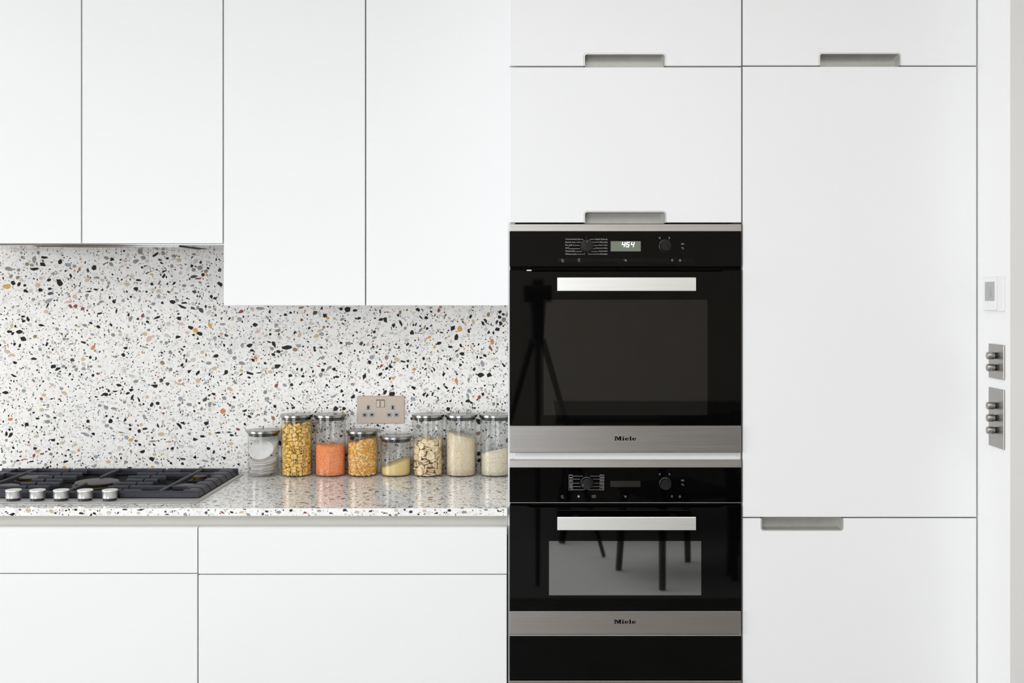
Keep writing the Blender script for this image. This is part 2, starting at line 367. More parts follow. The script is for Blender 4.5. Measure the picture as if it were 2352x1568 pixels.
def chip_poly(L, Wd, ang, kind, cx=0, cy=0, r=None):
    r = r or rng
    sharp = kind in 'kcm'
    n = r.choice((4, 5, 5, 6, 6, 7)) if sharp else r.choice((6, 7, 7, 8, 9))
    if sharp: L *= 1.13; Wd *= 1.13
    sq = 0 if sharp else r.uniform(-.09, .09); ph = r.random()*6.28
    a0 = r.random()*6.28; ca, sa = math.cos(math.radians(ang)), math.sin(math.radians(ang)); out = []
    for i in range(n):
        a = a0+2*math.pi*(i+r.uniform(-.32, .32)*(1 if sharp else .6))/n
        q = r.uniform(.72, 1.2) if sharp else r.uniform(.88, 1.1)*(1+sq*math.sin(2*a+ph)+1.2*abs(sq)*math.sin(3*a+ph))
        x, y = math.cos(a)*L/2*q, math.sin(a)*Wd/2*q
        out.append((cx+x*ca-y*sa, cy+x*sa+y*ca))
    return out
class Grid:
    def __init__(s, c=.012): s.c = c; s.d = {}
    def free(s, x, y, r):
        i, j = int(x//s.c), int(y//s.c)
        for a in range(i-2, i+3):
            for b in range(j-2, j+3):
                for (p, q, t) in s.d.get((a, b), ()):
                    if (p-x)**2+(q-y)**2 < (r+t)**2: return False
        return True
    def add(s, x, y, r): s.d.setdefault((int(x//s.c), int(y//s.c)), []).append((x, y, r))
def pick(r, table):
    t = r.random()*sum(w for _, w in table)
    for k, w in table:
        t -= w
        if t <= 0: return k
    return table[0][0]
BIG = [('k', 36), ('c', 6), ('g', 13), ('b', 10), ('l', 14), ('t', 8), ('o', 2), ('O', 2), ('p', 4), ('m', 3), ('n', 2)]
SMALL = [('k', 72), ('c', 8), ('g', 12), ('m', 4), ('n', 4)]
FAINT = [('f', 45), ('h', 35), ('l', 14), ('g', 6)]
def random_chips(grid, u0, u1, v0, v1, ok, nbig, nmid, nspeck, nfaint, r):
    """list of (u, v, length, width, angle, colour) scattered without overlaps"""
    out = []
    def throw(n, lo, hi, table, pad, asp):
        c = 0; tries = 0
        while c < n and tries < n*12:
            tries += 1
            u, v = r.uniform(u0, u1), r.uniform(v0, v1); L = r.uniform(lo, hi); w = L*r.uniform(*asp)
            if not ok(u, v) or not grid.free(u, v, (L+w)/4*pad): continue
            grid.add(u, v, (L+w)/4*.95); out.append((u, v, L, w, r.uniform(0, 180), pick(r, table))); c += 1
    throw(nbig, .010, .018, BIG, 1.15, (.45, .95))
    throw(nmid, .005, .0095, BIG, 1.05, (.4, .9))
    throw(nmid*2, .0032, .0082, [('k', 8), ('c', 1)], .9, (.3, .8)); throw(nmid, .0035, .008, [('g', 3), ('b', 2), ('l', 3), ('n', 1), ('m', 1)], .9, (.35, .85))
    throw(nfaint, .006, .016, FAINT, .85, (.5, .95))
    throw(nspeck, .0012, .0042, SMALL, .8, (.25, .9))
    return out
def chip_stuff(name, chips, to3, parent, pre, clip=None):
    """all the chips too small to pick apart, one mesh with a material per stone colour"""
    V = []; Fc = []; MI = []
    for (u, v, L, w, a, k) in chips:
        b = len(V)
        for p in chip_poly(L, w, a, k, u, v): V.append(Vector(to3(p[0], min(max(p[1], clip[0]), clip[1]) if clip else p[1]))-WL[parent])
        Fc.append(tuple(range(b, len(V)))); MI.append(CK.index(k))
    me = bpy.data.meshes.new(name); me.from_pydata([tuple(v) for v in V], [], Fc)
    for k in CK: me.materials.append(M[pre+k])
    me.polygons.foreach_set('material_index', MI)
    o = bpy.data.objects.new(name, me); COL.objects.link(o); o.parent = parent; o['kind'] = 'stuff'; WL[o] = WL[parent]
    return o
def chip_part(u, v, L, w, a, k, to3, nrm, parent, pre, th=.0004, clip=None):
    ps = chip_poly(L, w, a, k, 0, 0)
    if clip: ps = [(p[0], min(max(p[1], clip[0]-v), clip[1]-v)) for p in ps]
    c = Vector(to3(u, v)); n = Vector(nrm)
    bm = bmesh.new()
    q = [Vector(to3(u+p[0], v+p[1]))-c for p in ps]
    top = [bm.verts.new(p) for p in q]; bot = [bm.verts.new(p-n*th) for p in q]
    bm.faces.new(top); m = len(q)
    for i in range(m): bm.faces.new((top[i], bot[i], bot[(i+1) % m], top[(i+1) % m]))
    bmesh.ops.recalc_face_normals(bm, faces=bm.faces)
    me = bpy.data.meshes.new('stone_chip'); bm.to_mesh(me); bm.free(); me.materials.append(M[pre+k])
    o = bpy.data.objects.new('stone_chip', me); COL.objects.link(o); o.parent = parent; o.location = c-WL[parent]
    return o
sp = put('splashback', box(B(), XL, XR, YS, YS+.0195, WT+.0005, ZH+.05), 'terrazzo', None, origin=((XL+XR)/2, YS, WT))
tag(sp, 'white terrazzo splashback with black, grey and tan chips behind the hob and jars', 'splashback')
CHIPS = '1015,5912,141,63,0k;982,6068,133,91,-20k;783,6178,174,63,5k;202,6173,191,91,-10g;788,5957,182,91,80g;622,6065,91,83,0n;514,5907,83,66,-20n;1376,6010,99,83,80k;1567,6086,158,91,-5b;1708,6110,83,75,0g;2020,6206,108,83,-60c;2164,6148,108,99,0k;1824,6181,91,63,80n;2441,5924,124,83,-20g;2582,5960,108,83,-10k;2553,6068,124,83,-40g;1625,6330,99,58,-55k;2222,6375,149,58,0g;2006,6435,141,75,30p;2355,6435,99,83,-30p;2500,6491,83,75,0b;1363,6499,158,124,-50k;1132,6425,91,75,30k;298,6493,116,83,-20k;428,6529,124,75,60k;158,6574,191,108,0o;871,6549,124,108,0t;572,6554,66,58,0k;406,6372,91,83,0n;940,6388,99,75,-10t;252,6343,108,75,60g;428,6197,99,75,60g;594,6678,108,75,-40k;929,6665,116,99,0k;1144,6629,83,66,0k;1161,6736,124,66,5c;2039,6690,116,41,10k;2197,6645,116,41,-10k;1716,6808,108,99,0p;1995,6786,99,83,60g;1583,6932,146,58,5p;1114,6910,182,99,25b;1612,7023,91,80,-20m;1741,7031,103,103,0m;1895,7089,83,80,0m;2039,7046,99,83,0l;1061,7154,116,83,0p;1089,7026,116,41,65k;2620,6927,91,63,-50k;2313,6935,124,58,20g;2830,6902,83,83,0b;2520,6831,75,50,60k;2291,7197,124,53,5k;2673,7143,124,50,80k;642,7328,116,66,-70k;531,7264,99,50,-5k;544,7371,83,63,20k;269,7482,141,70,80t;688,7458,108,83,0l;953,7469,124,50,-5k;352,7491,66,58,30k;211,7612,116,66,0k;456,7618,158,83,0k;285,7660,99,53,20k;539,7786,149,108,10k;1310,7554,91,83,-30g;807,7726,99,83,40n;1476,7784,91,75,0g;103,7851,108,58,-60t;328,7905,83,66,20k;456,7938,91,63,60k;1074,7902,99,58,60k;1923,7861,108,50,-15k;2139,7975,141,83,55O;2064,7769,91,36,0O;149,8063,124,83,-15t;293,8157,124,83,0t;788,8232,133,70,-10k;1144,8084,83,53,-10t;1633,7897,124,36,10g;2093,7416,83,66,0k;2258,7504,91,66,-20k;1948,7471,108,75,-15g;1791,7494,116,50,-10t;1559,7607,99,58,-60l;2766,7685,83,75,0t;2122,7681,91,53,0b;2205,8229,83,58,80c;2076,8207,83,66,20k;2832,8154,86,75,-20k;2661,8190,99,58,20g;2885,7988,83,66,20k;1661,8263,99,70,5c;1907,8250,99,83,0t;1230,8407,141,99,10k;1326,8470,158,58,35k;1459,8412,91,83,0g;1700,8416,99,66,20g;1920,8362,116,83,-40l;1920,8469,99,75,-20b;345,8328,91,83,-40k;315,8628,149,58,-25k;121,9012,141,58,0k;1605,8586,70,58,0k;2136,8615,75,66,0k;2247,8578,96,53,-5m;2272,8411,86,63,0t;1114,8692,99,80,-60l;1199,8838,83,75,0p;1487,9029,116,91,-30t;547,8974,91,86,0b;1003,9071,119,86,0t;945,9150,91,58,-25m;1368,9165,75,66,0m;2429,9057,141,80,0k;2499,8971,75,70,0k;2648,8983,108,36,5k;2733,8843,116,53,-10k;2210,9112,86,41,0k;957,9410,108,91,20t;1774,9331,99,75,0l;683,9410,99,58,30g;2437,9357,108,91,-40g;2620,9382,133,63,-10g;2288,9311,83,75,0g;1385,9515,116,116,0l;240,9631,119,70,0O;859,9609,96,46,-10k;1094,9681,133,83,5g;613,9742,99,75,-30k;2015,9672,75,70,0k;2542,9671,116,80,75k;2454,9775,108,86,0b;2383,9689,99,75,0l;2877,9639,99,58,60k;1782,9817,108,36,-10p;2048,9850,75,63,-40n;144,9966,108,58,80k;249,9979,133,63,50k;219,9863,66,46,0k;834,10016,119,83,10t;1978,9977,174,75,-25b;2142,9961,91,63,10k;1219,10102,113,66,-10k;1421,10044,80,46,0k;1429,10170,96,75,0t;866,10364,113,80,20t;672,10215,83,66,0p;1724,10211,124,66,30t;303,10281,99,46,-40k;804,10293,86,50,0k;1804,10336,75,66,80O;1169,10425,91,80,0n;779,10458,80,63,70m;970,10419,91,46,10m;572,10543,133,41,0O;713,10599,116,41,10k;410,10571,91,46,0k;1509,10599,119,53,25k;2529,10405,91,66,-10b;2205,10485,96,75,0b;2172,10699,99,70,40b;1691,10385,141,66,-10l;1481,10734,96,83,0o;1086,10740,83,50,30k;2479,10604,99,75,0t;2777,9928,141,36,-8n;2545,9825,75,46,0n;91,10608,99,83,0b;1816,10579,99,46,15g;1633,10488,83,50,30g;3223,5786,119,108,0g;3563,5853,158,70,40k;3292,5921,113,99,0g;3115,5998,136,91,15g;3380,5995,99,83,60l;3671,5965,91,63,-15m;3709,6040,80,41,-30k;3845,5927,70,58,0k;2883,5985,91,70,0p;3997,5879,103,86,0g;4110,5974,119,91,-20t;4491,5998,124,108,60l;4458,5838,108,58,0g;4611,6028,75,63,80k;4408,6110,83,75,-40k;4591,6148,136,108,10g;4732,6227,108,91,50n;5050,6194,96,86,90c;4790,6161,80,50,-20k;4657,6305,83,70,-30k;4458,6355,174,70,8c;4541,6393,158,46,5m;3757,6236,99,58,20k;3757,6333,86,91,0k;3483,6300,83,46,-15o;3027,6352,108,91,0l;3181,6431,124,46,-5k;2919,6526,108,99,0t;3666,6491,86,70,70m;3493,6517,75,66,0k;3999,6504,91,53,50k;4234,6559,96,86,0g;5055,6524,119,75,-40k;3115,6629,124,91,-10k;3513,6650,91,75,0l;3642,6682,116,83,20t;3956,6657,99,63,70t;3874,6695,70,58,-20k;3646,6808,99,91,0b;3770,6828,91,66,-15t;4458,6703,96,70,0c;3007,6814,58,50,0k;3526,6977,103,75,10g;3969,6930,124,91,-15k;4226,6955,136,58,-5k;4063,6886,99,63,-40g;4168,7035,182,63,-20k;4430,7068,103,91,-60c;4541,7060,91,66,80g;4624,7126,133,99,-60c;4856,6814,99,58,-55k;4939,6852,108,63,10k;4727,7031,75,50,80k;4815,7051,91,53,0g;4798,7172,166,83,50l;2953,7230,83,53,-75k;3284,7250,96,70,80m;3002,7317,141,80,60g;3168,7325,58,53,0k;3392,7303,83,70,0b;3413,7156,103,63,-35l;3607,7292,146,53,18k;3392,7388,91,63,-25k;4115,7313,91,70,-60k;4098,7209,63,50,30k;4163,7438,113,91,0p;4383,7519,124,75,-15k;4491,7587,119,108,0o;4582,7657,119,91,-20k;4442,7695,75,63,-20k;4301,7637,91,75,0p;4596,7499,80,50,10m;4826,7471,136,83,-60o;4082,7739,113,83,-20k;3828,7701,124,83,-25l;3317,7668,129,86,0t;3422,7781,158,113,45p;3413,7574,80,63,10g;3516,7718,83,63,0l;2916,7711,99,66,70l;5204,7703,96,80,-20c;4931,7769,96,86,-20b;5085,7668,91,80,0t;5113,7444,136,58,5b;5345,7317,99,58,80t;5503,7330,99,99,0b;5544,7151,133,80,25m;5267,7308,80,53,50k;4815,7806,91,75,20l;5566,7927,124,83,80b;5279,8083,124,99,-30b;4964,8171,96,63,10k;5146,7917,86,46,-70k;4644,8088,99,75,20t;5387,8220,103,83,10g;4732,8151,80,46,-80n;3327,7972,141,41,-10g;4189,8025,91,46,-35k;3712,8093,83,41,-25k;3700,7851,80,63,30b;3820,7872,80,75,-40g;3579,7834,75,46,80l;4433,8262,133,99,20l;3729,8329,113,91,-50n;4922,8460,124,91,10t;5544,8510,91,86,0t;4185,8379,91,63,30k;4281,8280,99,46,80k;4347,8527,91,63,35k;4544,8560,119,66,40k;5191,8548,91,83,60k;5533,8603,80,33,25k;5552,8338,136,83,-5g;3029,8634,141,83,-10l;3120,8755,119,75,15g;3709,8734,116,86,-20c;3845,8817,103,80,10c;3558,8858,133,75,-5k;3558,8785,66,41,0k;4131,8739,91,63,30O;4122,8818,129,63,-10t;4549,8744,108,108,0t;3007,8954,136,63,8k;2928,9034,96,53,20k;3384,9115,86,80,0t;4143,9157,103,91,10b;4345,9286,129,86,-15g;4113,9299,96,70,35g;4712,9165,116,83,25c;4803,9075,83,50,10k;4906,9041,91,50,0k;4939,9079,75,46,0p;5151,9140,108,83,-30g;5282,8935,158,86,-30t;4818,9291,124,91,75g;4922,9289,80,63,0g;5383,9129,75,63,-20k;5287,9306,86,58,5m;5357,9341,83,70,20b;5121,9440,136,124,0O;3483,9281,116,70,75k;3624,9261,99,75,5k;3040,9120,124,53,70k;3190,9178,133,36,-70k;3218,9294,80,63,-30g;2863,9231,83,75,0g;5624,9427,86,46,25k;3314,9568,113,75,-70b;3753,9488,70,41,0m;3782,9374,58,46,60m;4735,9717,119,99,50k;4110,9759,191,58,-45k;4189,9709,103,58,0k;3740,9687,96,63,80t;3626,9775,96,46,-75k;3244,9754,86,75,0p;3331,9842,113,46,10k;3201,9900,75,75,0k;2991,9858,70,66,-20k;3704,9974,158,96,0t;5067,9734,99,53,-55t;5461,9855,96,63,-20m;4347,9954,80,70,0g;5009,9933,108,46,5k;5266,9924,103,41,5c;4649,10019,99,63,-5k;4488,10087,119,75,-10k;4823,9961,86,75,0t;5436,10004,91,30,0m;5317,9991,80,46,0k;3007,10102,133,80,35o;3886,10143,103,46,0O;3505,10132,174,50,5g;3389,10012,91,75,0l;2908,10045,108,91,-30b;5307,10186,103,83,0t;4160,10244,141,83,-20l;4383,10256,149,80,-15l;3952,10297,108,66,40k;3850,10302,63,53,30k;4781,10293,91,63,0k;4911,10372,80,63,70k;3273,10367,108,70,15k;3211,10203,83,63,-30k;3549,10433,91,80,0t;3483,10535,113,103,0k;3601,10624,124,70,-30b;4201,10533,116,50,-5c;4471,10500,80,70,70k;4715,10584,158,53,-12b;4889,10535,103,91,0b;4188,10651,80,63,30k;3928,10634,91,70,-60k;3500,10720,80,46,0o;4612,10745,91,75,0g;2974,10745,124,58,10k;2891,10608,91,75,0g;5158,10516,66,58,0k;5635,10206,99,66,40l;5789,7091,101,81,0t;5972,7084,182,70,-5g;6192,7157,87,53,90k;6558,7227,77,67,40k;6673,7180,77,59,-30k;7242,7180,105,91,20c;7347,7210,168,63,-80l;7459,7246,112,91,-40k;7396,7077,77,53,70k;7834,7098,87,70,0k;7985,7112,133,112,35k;8165,7126,101,59,5k;6919,7063,133,56,10n;6147,7295,119,59,-50b;6930,7341,87,77,-40m;5857,7452,105,77,0k;6348,7470,105,105,0b;6382,7589,133,73,10n;5909,7617,112,67,20p;6112,7704,105,56,20t;6206,7669,67,49,90k;6767,7634,81,56,55k;6887,7688,112,87,80t;7101,7536,73,53,30k;7525,7306,77,70,0o;7684,7316,87,67,0p;7856,7334,101,67,25g;8245,7309,98,63,15k;8364,7309,73,73,0l;7150,7428,133,81,-5l;7340,7596,109,67,25t;7265,7718,123,95,35t;7393,7671,105,84,0b;7438,7515,67,63,40n;8427,7610,73,84,0l;5730,7930,123,87,0k;6288,7898,112,81,-40k;6187,7849,101,35,-10k;6245,8003,101,84,-40g;6400,8073,98,70,5k;6278,8144,84,63,0k;6607,7975,232,87,5k;6856,7936,123,73,-10b;6779,8027,123,95,-15n;7389,7978,129,45,8k;7838,7880,98,63,0k;8018,7887,87,87,0g;8297,7884,109,73,75c;8367,7916,63,49,60k;8448,7909,91,63,60p;7813,8122,95,87,0k;7361,8083,101,49,-55p;7848,7978,81,53,50p;7228,8041,63,59,-20k;5782,8045,105,63,-20k;5871,8218,95,73,-45O;5808,8263,91,53,-40k;5941,8350,73,59,-20t;6094,8343,67,59,0k;6375,8403,147,95,15k;6281,8452,105,53,10g;6208,8541,109,77,-20t;7322,8407,84,53,0m;6929,8484,77,56,70k;7410,8499,87,73,0k;7670,8473,109,77,25k;7557,8452,168,70,40g;7188,8525,87,42,80k;5747,8576,166,77,-20k;5719,8665,84,45,-25k;5958,8557,112,31,0k;6316,8614,59,53,60k;6659,8621,105,67,5k;6961,8639,73,49,-15k;6046,8611,115,73,25l;5773,8449,91,77,-30l;8481,8312,84,81,-40k;8469,8513,105,53,-80b;8540,8207,119,109,0b;8044,8379,81,105,0l;8364,8649,147,70,75k;8420,8761,84,59,-15p;8098,8824,95,77,0g;7740,8656,91,49,0k;8004,8628,77,45,80b;7207,8628,87,49,35g;6540,8841,105,77,-25b;6344,8855,101,67,70m;6701,8835,63,63,0k;7733,8884,105,39,0k;7852,8974,91,70,25k;8107,9112,105,63,50k;7663,9100,140,56,25b;8189,8955,67,59,-30k;8266,9006,77,39,15k;8336,9028,67,31,0k;6133,9161,126,112,10b;6744,9147,84,53,-30k;7080,9098,112,63,25l;7055,8992,53,49,0k;8568,7961,63,59,0k;9187,7175,109,67,80n;9601,7105,101,73,-20k;9907,7157,70,42,-35k;10078,7123,91,67,75m;10120,7049,84,63,0n;8734,7152,119,35,-85k;8851,7334,115,77,-65k;8753,7337,101,63,10k;8949,7267,87,63,75l;9201,7411,140,53,-70k;9036,7467,98,70,80k;8710,7428,81,73,-20l;9297,7337,95,53,-40l;9138,7241,70,63,-40k;9662,7283,101,39,-45k;9795,7292,77,63,0k;9990,7236,67,49,70m;9496,7460,67,49,60k;9552,7449,77,42,60k;9662,7572,126,59,50n;9756,7508,112,42,65n;9808,7543,59,67,0k;9464,7638,105,95,0k;8998,7652,119,63,-5l;8591,7617,77,59,40k;8601,7755,105,63,15g;9861,7744,91,67,25o;9767,7818,105,59,75p;10139,7634,98,45,-5k;10397,7536,137,87,70k;10565,7550,152,115,80o;10478,7737,140,91,75k;10808,7267,95,77,50k;10682,7438,98,67,-70p;10871,7386,112,67,-75t;11219,7224,112,87,80n;11481,7161,77,63,70k;11556,7217,77,63,-30k;11477,7274,115,77,-5k;11572,7337,105,105,0n;11492,7428,119,87,75k;11411,7393,87,53,65k;11159,7379,133,67,-65k;11088,7421,98,59,-60k;11636,7231,105,63,80b;11415,7558,115,84,-10k;11229,7634,95,63,85k;10766,7596,81,56,-75k;10752,7701,98,70,-70p;11159,7561,98,84,40l;10555,7260,77,59,60p;10618,7337,73,59,0g;11306,7846,137,95,-75O;11264,7996,115,63,-60m;10583,7933,87,63,-65k;10342,7961,112,53,-5k;10090,7884,101,63,15k;10022,7901,45,39,0k;10527,8031,105,28,55m;10609,8125,112,84,-30k;10506,8162,109,70,80b;10829,7978,119,53,-60t;11056,8105,123,63,80l;11130,8162,87,53,-30k;11039,8214,63,59,0k;10962,8197,67,45,60k;10335,8256,98,49,70k;10422,8284,101,63,-10l;10275,8185,73,73,0t;11079,8354,157,87,-75b;10576,8382,67,59,40k;9980,7968,77,59,45o;9363,7905,87,59,40k;9433,7933,70,56,30g;8949,8031,70,77,0g;8879,8214,101,87,75n;9117,8253,129,95,-15t;9594,7978,81,49,50k;8724,8024,84,39,10k;8666,7954,70,45,-60n;9159,7978,77,42,55k;9244,8301,137,39,-12k;9373,8286,63,59,0k;9437,8298,105,67,60l;9359,8406,98,49,80k;8970,8424,105,77,-50k;8879,8466,84,67,20k;8760,8399,91,45,45m;8741,8590,81,67,50k;9517,8477,87,67,0O;9770,8361,53,53,0m;9774,8473,91,39,30k;9976,8483,112,59,-70k;9920,8525,81,49,-65m;10275,8462,87,45,-60k;10188,8588,109,67,70k;10467,8543,91,59,-55g;10482,8740,137,81,-85O;10808,8641,95,95,0l;11051,8609,126,105,0k;11236,8606,112,101,0k;10892,8484,84,56,65k;11572,8382,98,53,-50k;9201,8616,95,59,20p;9033,8686,81,81,0o;9447,8679,77,81,0b;8953,8693,67,45,90k;9510,8908,112,84,-25k;10075,8918,81,63,50k;10240,8890,101,45,-35k;10780,8981,105,81,-60b;10745,9093,133,70,-75b;11152,8981,101,59,-60p;11086,9051,91,84,-30k;11008,9111,105,63,70m;9934,9051,101,42,75k;9735,9055,109,63,50k;9802,9090,98,53,65k;10057,9135,84,42,-75k;9482,9160,119,98,0b;9784,8939,81,49,-10t;8970,8971,112,53,35t;8837,9009,115,67,55k;8998,9048,133,105,20k;9699,8810,84,35,60t;9012,8873,53,63,-40k;11341,8880,59,42,55k;11137,8849,53,39,20k;11643,9074,77,42,80n;10415,9083,84,45,-60p;10422,8911,63,35,60k'
placed = []; g1 = Grid()
for t in CHIPS.split(';'):
    k = t[-1]; x, y, L, w, a = (float(q) for q in t[:-1].split(','))
    s = (D0+YS)/F/10
    u, v = PX(x/10, YS), PZ(y/10, YS)
    placed.append((u, v, L*s*1.06, w*s*1.06, a, k)); g1.add(u, v, (L+w)*s/4*.95)
placed.sort(key=lambda c: -c[2]*c[3])
to_s = lambda u, v: (u, YS-.00015, v)
for c in placed[:300]: chip_part(*c, (lambda u, v: (u, YS-.0002, v)), (0, -1, 0), sp, 'chip_')
r1 = random.Random(5)
vis = lambda u, v: (v < ZR+.01 if u > PX(512, YS)+.01 else v < ZH+.03) and WT+.004 < v
jarzone = lambda u, v: vis(u, v) and (u < PX(-2, YS) or (u > PX(565, YS) and v < PZ(918, YS)))
more = random_chips(g1, XL+.01, XR-.008, WT+.006, ZH+.03, jarzone, 190, 150, 0, 0, r1)
more += random_chips(g1, XL+.01, XR-.004, WT+.003, ZH+.03, vis, 0, 800, 9000, 2100, r1)
chip_stuff('terrazzo_grit', placed[300:]+more, to_s, sp, 'chip_')
wt = put('worktop', box(B(), XL, XR, 0, YS-.0002, WT-.02, WT, .0012), 'terrazzo_top', None, origin=((XL+XR)/2, YS/2, WT-.02))
tag(wt, 'white terrazzo worktop carrying the gas hob and the food jars', 'worktop')
to_t = lambda u, v: (u, v, WT+.00012); to_f = lambda u, v: (u, -.00012, v)
r2 = random.Random(8); HX0, HX1, HY0, HY1 = -1.64, -.888, .063, .545
offhob = lambda u, v: not (HX0 < u < HX1 and HY0 < v < HY1)
g2 = Grid(); top_chips = random_chips(g2, XL+.01, XR-.01, .006, YS-.006, offhob, 420, 520, 6000, 1500, r2)
chip_stuff('terrazzo_grit', top_chips, to_t, wt, 'chipt_')
EDGE = '65,1172,14,11,0,t;28,1181,14,9,20,k;46,1169,8,7,0,m;118,1174,13,9,-40,t;127,1178,7,5,0,k;174,1170,7,6,10,k;187,1179,12,5,-10,k;207,1169,8,8,0,p;217,1179,8,5,-20,k;250,1177,12,10,0,l;286,1169,10,5,0,k;318,1178,9,8,0,p;323,1169,18,6,10,k;335,1167,7,4,0,k;380,1175,5,5,60,k;384,1181,10,4,0,k;396,1174,6,3,90,k;479,1171,7,4,-25,k;511,1177,10,4,-30,m;517,1172,9,5,-50,p;532,1176,8,6,0,k;555,1176,13,6,10,t;562,1169,8,4,-10,k;613,1174,9,5,0,k;640,1176,12,8,0,g;668,1172,8,6,20,k;701,1177,9,6,0,m;733,1173,11,7,0,b;760,1178,9,4,0,k;792,1171,9,6,10,k;820,1176,12,8,0,t;851,1173,8,6,30,k;884,1178,9,4,0,k;910,1172,11,8,0,l;943,1175,8,6,0,k;975,1173,10,8,0,p;1003,1178,9,5,20,k;1032,1172,8,6,0,k;1066,1176,12,7,0,g;1116,1170,11,6,0,g;1144,1173,8,4,-40,k;1155,1171,6,4,0,g'
g3 = Grid()
for t in EDGE.split(';'):
    x, y, L, w, a, k = t.split(','); s = D0/F
    u, v = PX(float(x)), PZ(float(y)); g3.add(u, v, (float(L)+float(w))*s/4)
    chip_part(u, v, float(L)*s, float(w)*s, float(a), k, (lambda p, q: (p, -.0002, q)), (0, -1, 0), wt, 'chipt_', clip=(WT-.0194, WT-.0009))
chip_stuff('terrazzo_edge_grit', random_chips(g3, XL+.006, XR-.006, WT-.018, WT-.002, lambda u, v: True, 2, 14, 260, 60, r2), to_f, wt, 'chipt_', (WT-.0194, WT-.0009))

# ------------------------------------------------------------------ tall cabinets
TX0, TX1, TX2 = PX(1168.8), PX(1704.4), PX(2244.6)
g = .0018
hs = root('tall_cabinet', ((TX0+TX1)/2, .3, 0), 'white tall cabinet housing the black ovens, with two doors above them', 'cabinet')
put('side_panel', box(B(), -.0767, -.0585, .0205, YS, 0, 2.6), 'white', hs)
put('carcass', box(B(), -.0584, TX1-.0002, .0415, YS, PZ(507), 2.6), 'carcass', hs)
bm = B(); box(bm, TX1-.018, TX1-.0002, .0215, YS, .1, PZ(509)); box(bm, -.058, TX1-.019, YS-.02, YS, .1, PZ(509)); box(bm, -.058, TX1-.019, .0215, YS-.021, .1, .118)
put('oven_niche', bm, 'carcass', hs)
put('filler_strip', box(B(), -.0584, TX1-.0015, .012, .0212, PZ(1060, .01), PZ(1030, .01)), 'white', hs)
put('gap_shade_strip', box(B(), PX(1703.5), PX(1705.5), .003, .0212, .1, 2.6), mat('painted_gap_shade', '5E5E5E', .6), hs)  # dark strip painting the shade of the gap between ovens and larder
put('plinth', box(B(), -.0584, TX1-.0002, .06, .078, 0, .099), 'white', hs)
door(hs, TX0+g, TX1-g, PZ(151.2), 2.6, nt=(PX(1341), PX(1529), PZ(122.5)-PZ(151.2), 'bottom'))
door(hs, TX0+g, TX1-g, PZ(510.8), PZ(154.2), nt=(PX(1341.5), PX(1530), PZ(485)-PZ(510.8), 'bottom'))
ld = root('tall_cabinet', ((TX1+TX2)/2, .3, 0), 'white tall three-door larder cabinet between the ovens and the wall', 'cabinet')
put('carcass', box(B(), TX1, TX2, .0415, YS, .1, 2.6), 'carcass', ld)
put('plinth', box(B(), TX1, TX2, .06, .078, 0, .1), 'white', ld)
door(ld, TX1+g, TX2-g, PZ(150.2), 2.6, nt=(PX(1881.5), PX(2069), PZ(121.5)-PZ(150.2), 'bottom'))
door(ld, TX1+g, TX2-g, PZ(1187), PZ(153))
door(ld, TX1+g, TX2-g, .11, PZ(1190), nt=(PX(1748), PX(1936.5), PZ(1190)-PZ(1218), 'top'))
put('end_filler', box(B(), TX2, XPIER-.0005, .0205, .3, 0, 2.6), 'white', ld)

# ------------------------------------------------------------------ lettering and symbols
def text_bm(bm, s, x, z, w=None, h=None, y=0.0, align='l', shear=0.0):
    cu = bpy.data.curves.new('t', 'FONT'); cu.body = s; cu.resolution_u = 2; cu.size = 1; cu.shear = shear
    ob = bpy.data.objects.new('t', cu); COL.objects.link(ob)
    dg = bpy.context.evaluated_depsgraph_get(); me = bpy.data.meshes.new_from_object(ob.evaluated_get(dg))
    t = bmesh.new(); t.from_mesh(me)
    xs_ = [v.co.x for v in t.verts]; ys_ = [v.co.y for v in t.verts]
    sc = w/(max(xs_)-min(xs_)) if w else h/(max(ys_)-min(ys_))
    sy = (h/(max(ys_)-min(ys_)) if h and w else sc)
    x0 = {'l': min(xs_), 'r': max(xs_), 'c': (min(xs_)+max(xs_))/2}[align]
    for v in t.verts: v.co = Vector((x+(v.co.x-x0)*sc, y, z+(v.co.y-.36)*sy))
    merge(bm, t)
    bpy.data.objects.remove(ob); bpy.data.curves.remove(cu); bpy.data.meshes.remove(me)
def flat(bm, pts, y):
    bm.faces.new([bm.verts.new((p[0], y, p[1])) for p in pts])
def stroke(bm, pts, w, y, closed=False):
    pts = [Vector(p) for p in pts]
    if closed: pts = pts+[pts[0]]
    for a, b in zip(pts, pts[1:]):
        d = (b-a)
        if d.length < 1e-7: continue
        d.normalize(); n = Vector((-d.y, d.x))*w/2; e = d*w*.4
        flat(bm, [a-e-n, b+e-n, b+e+n, a-e+n], y)
def circ(cx, cz, r, n=14, a0=0, a1=360): return [(cx+r*math.cos(math.radians(a0+(a1-a0)*i/n)), cz+r*math.sin(math.radians(a0+(a1-a0)*i/n))) for i in range(n+(a1-a0 < 360))]
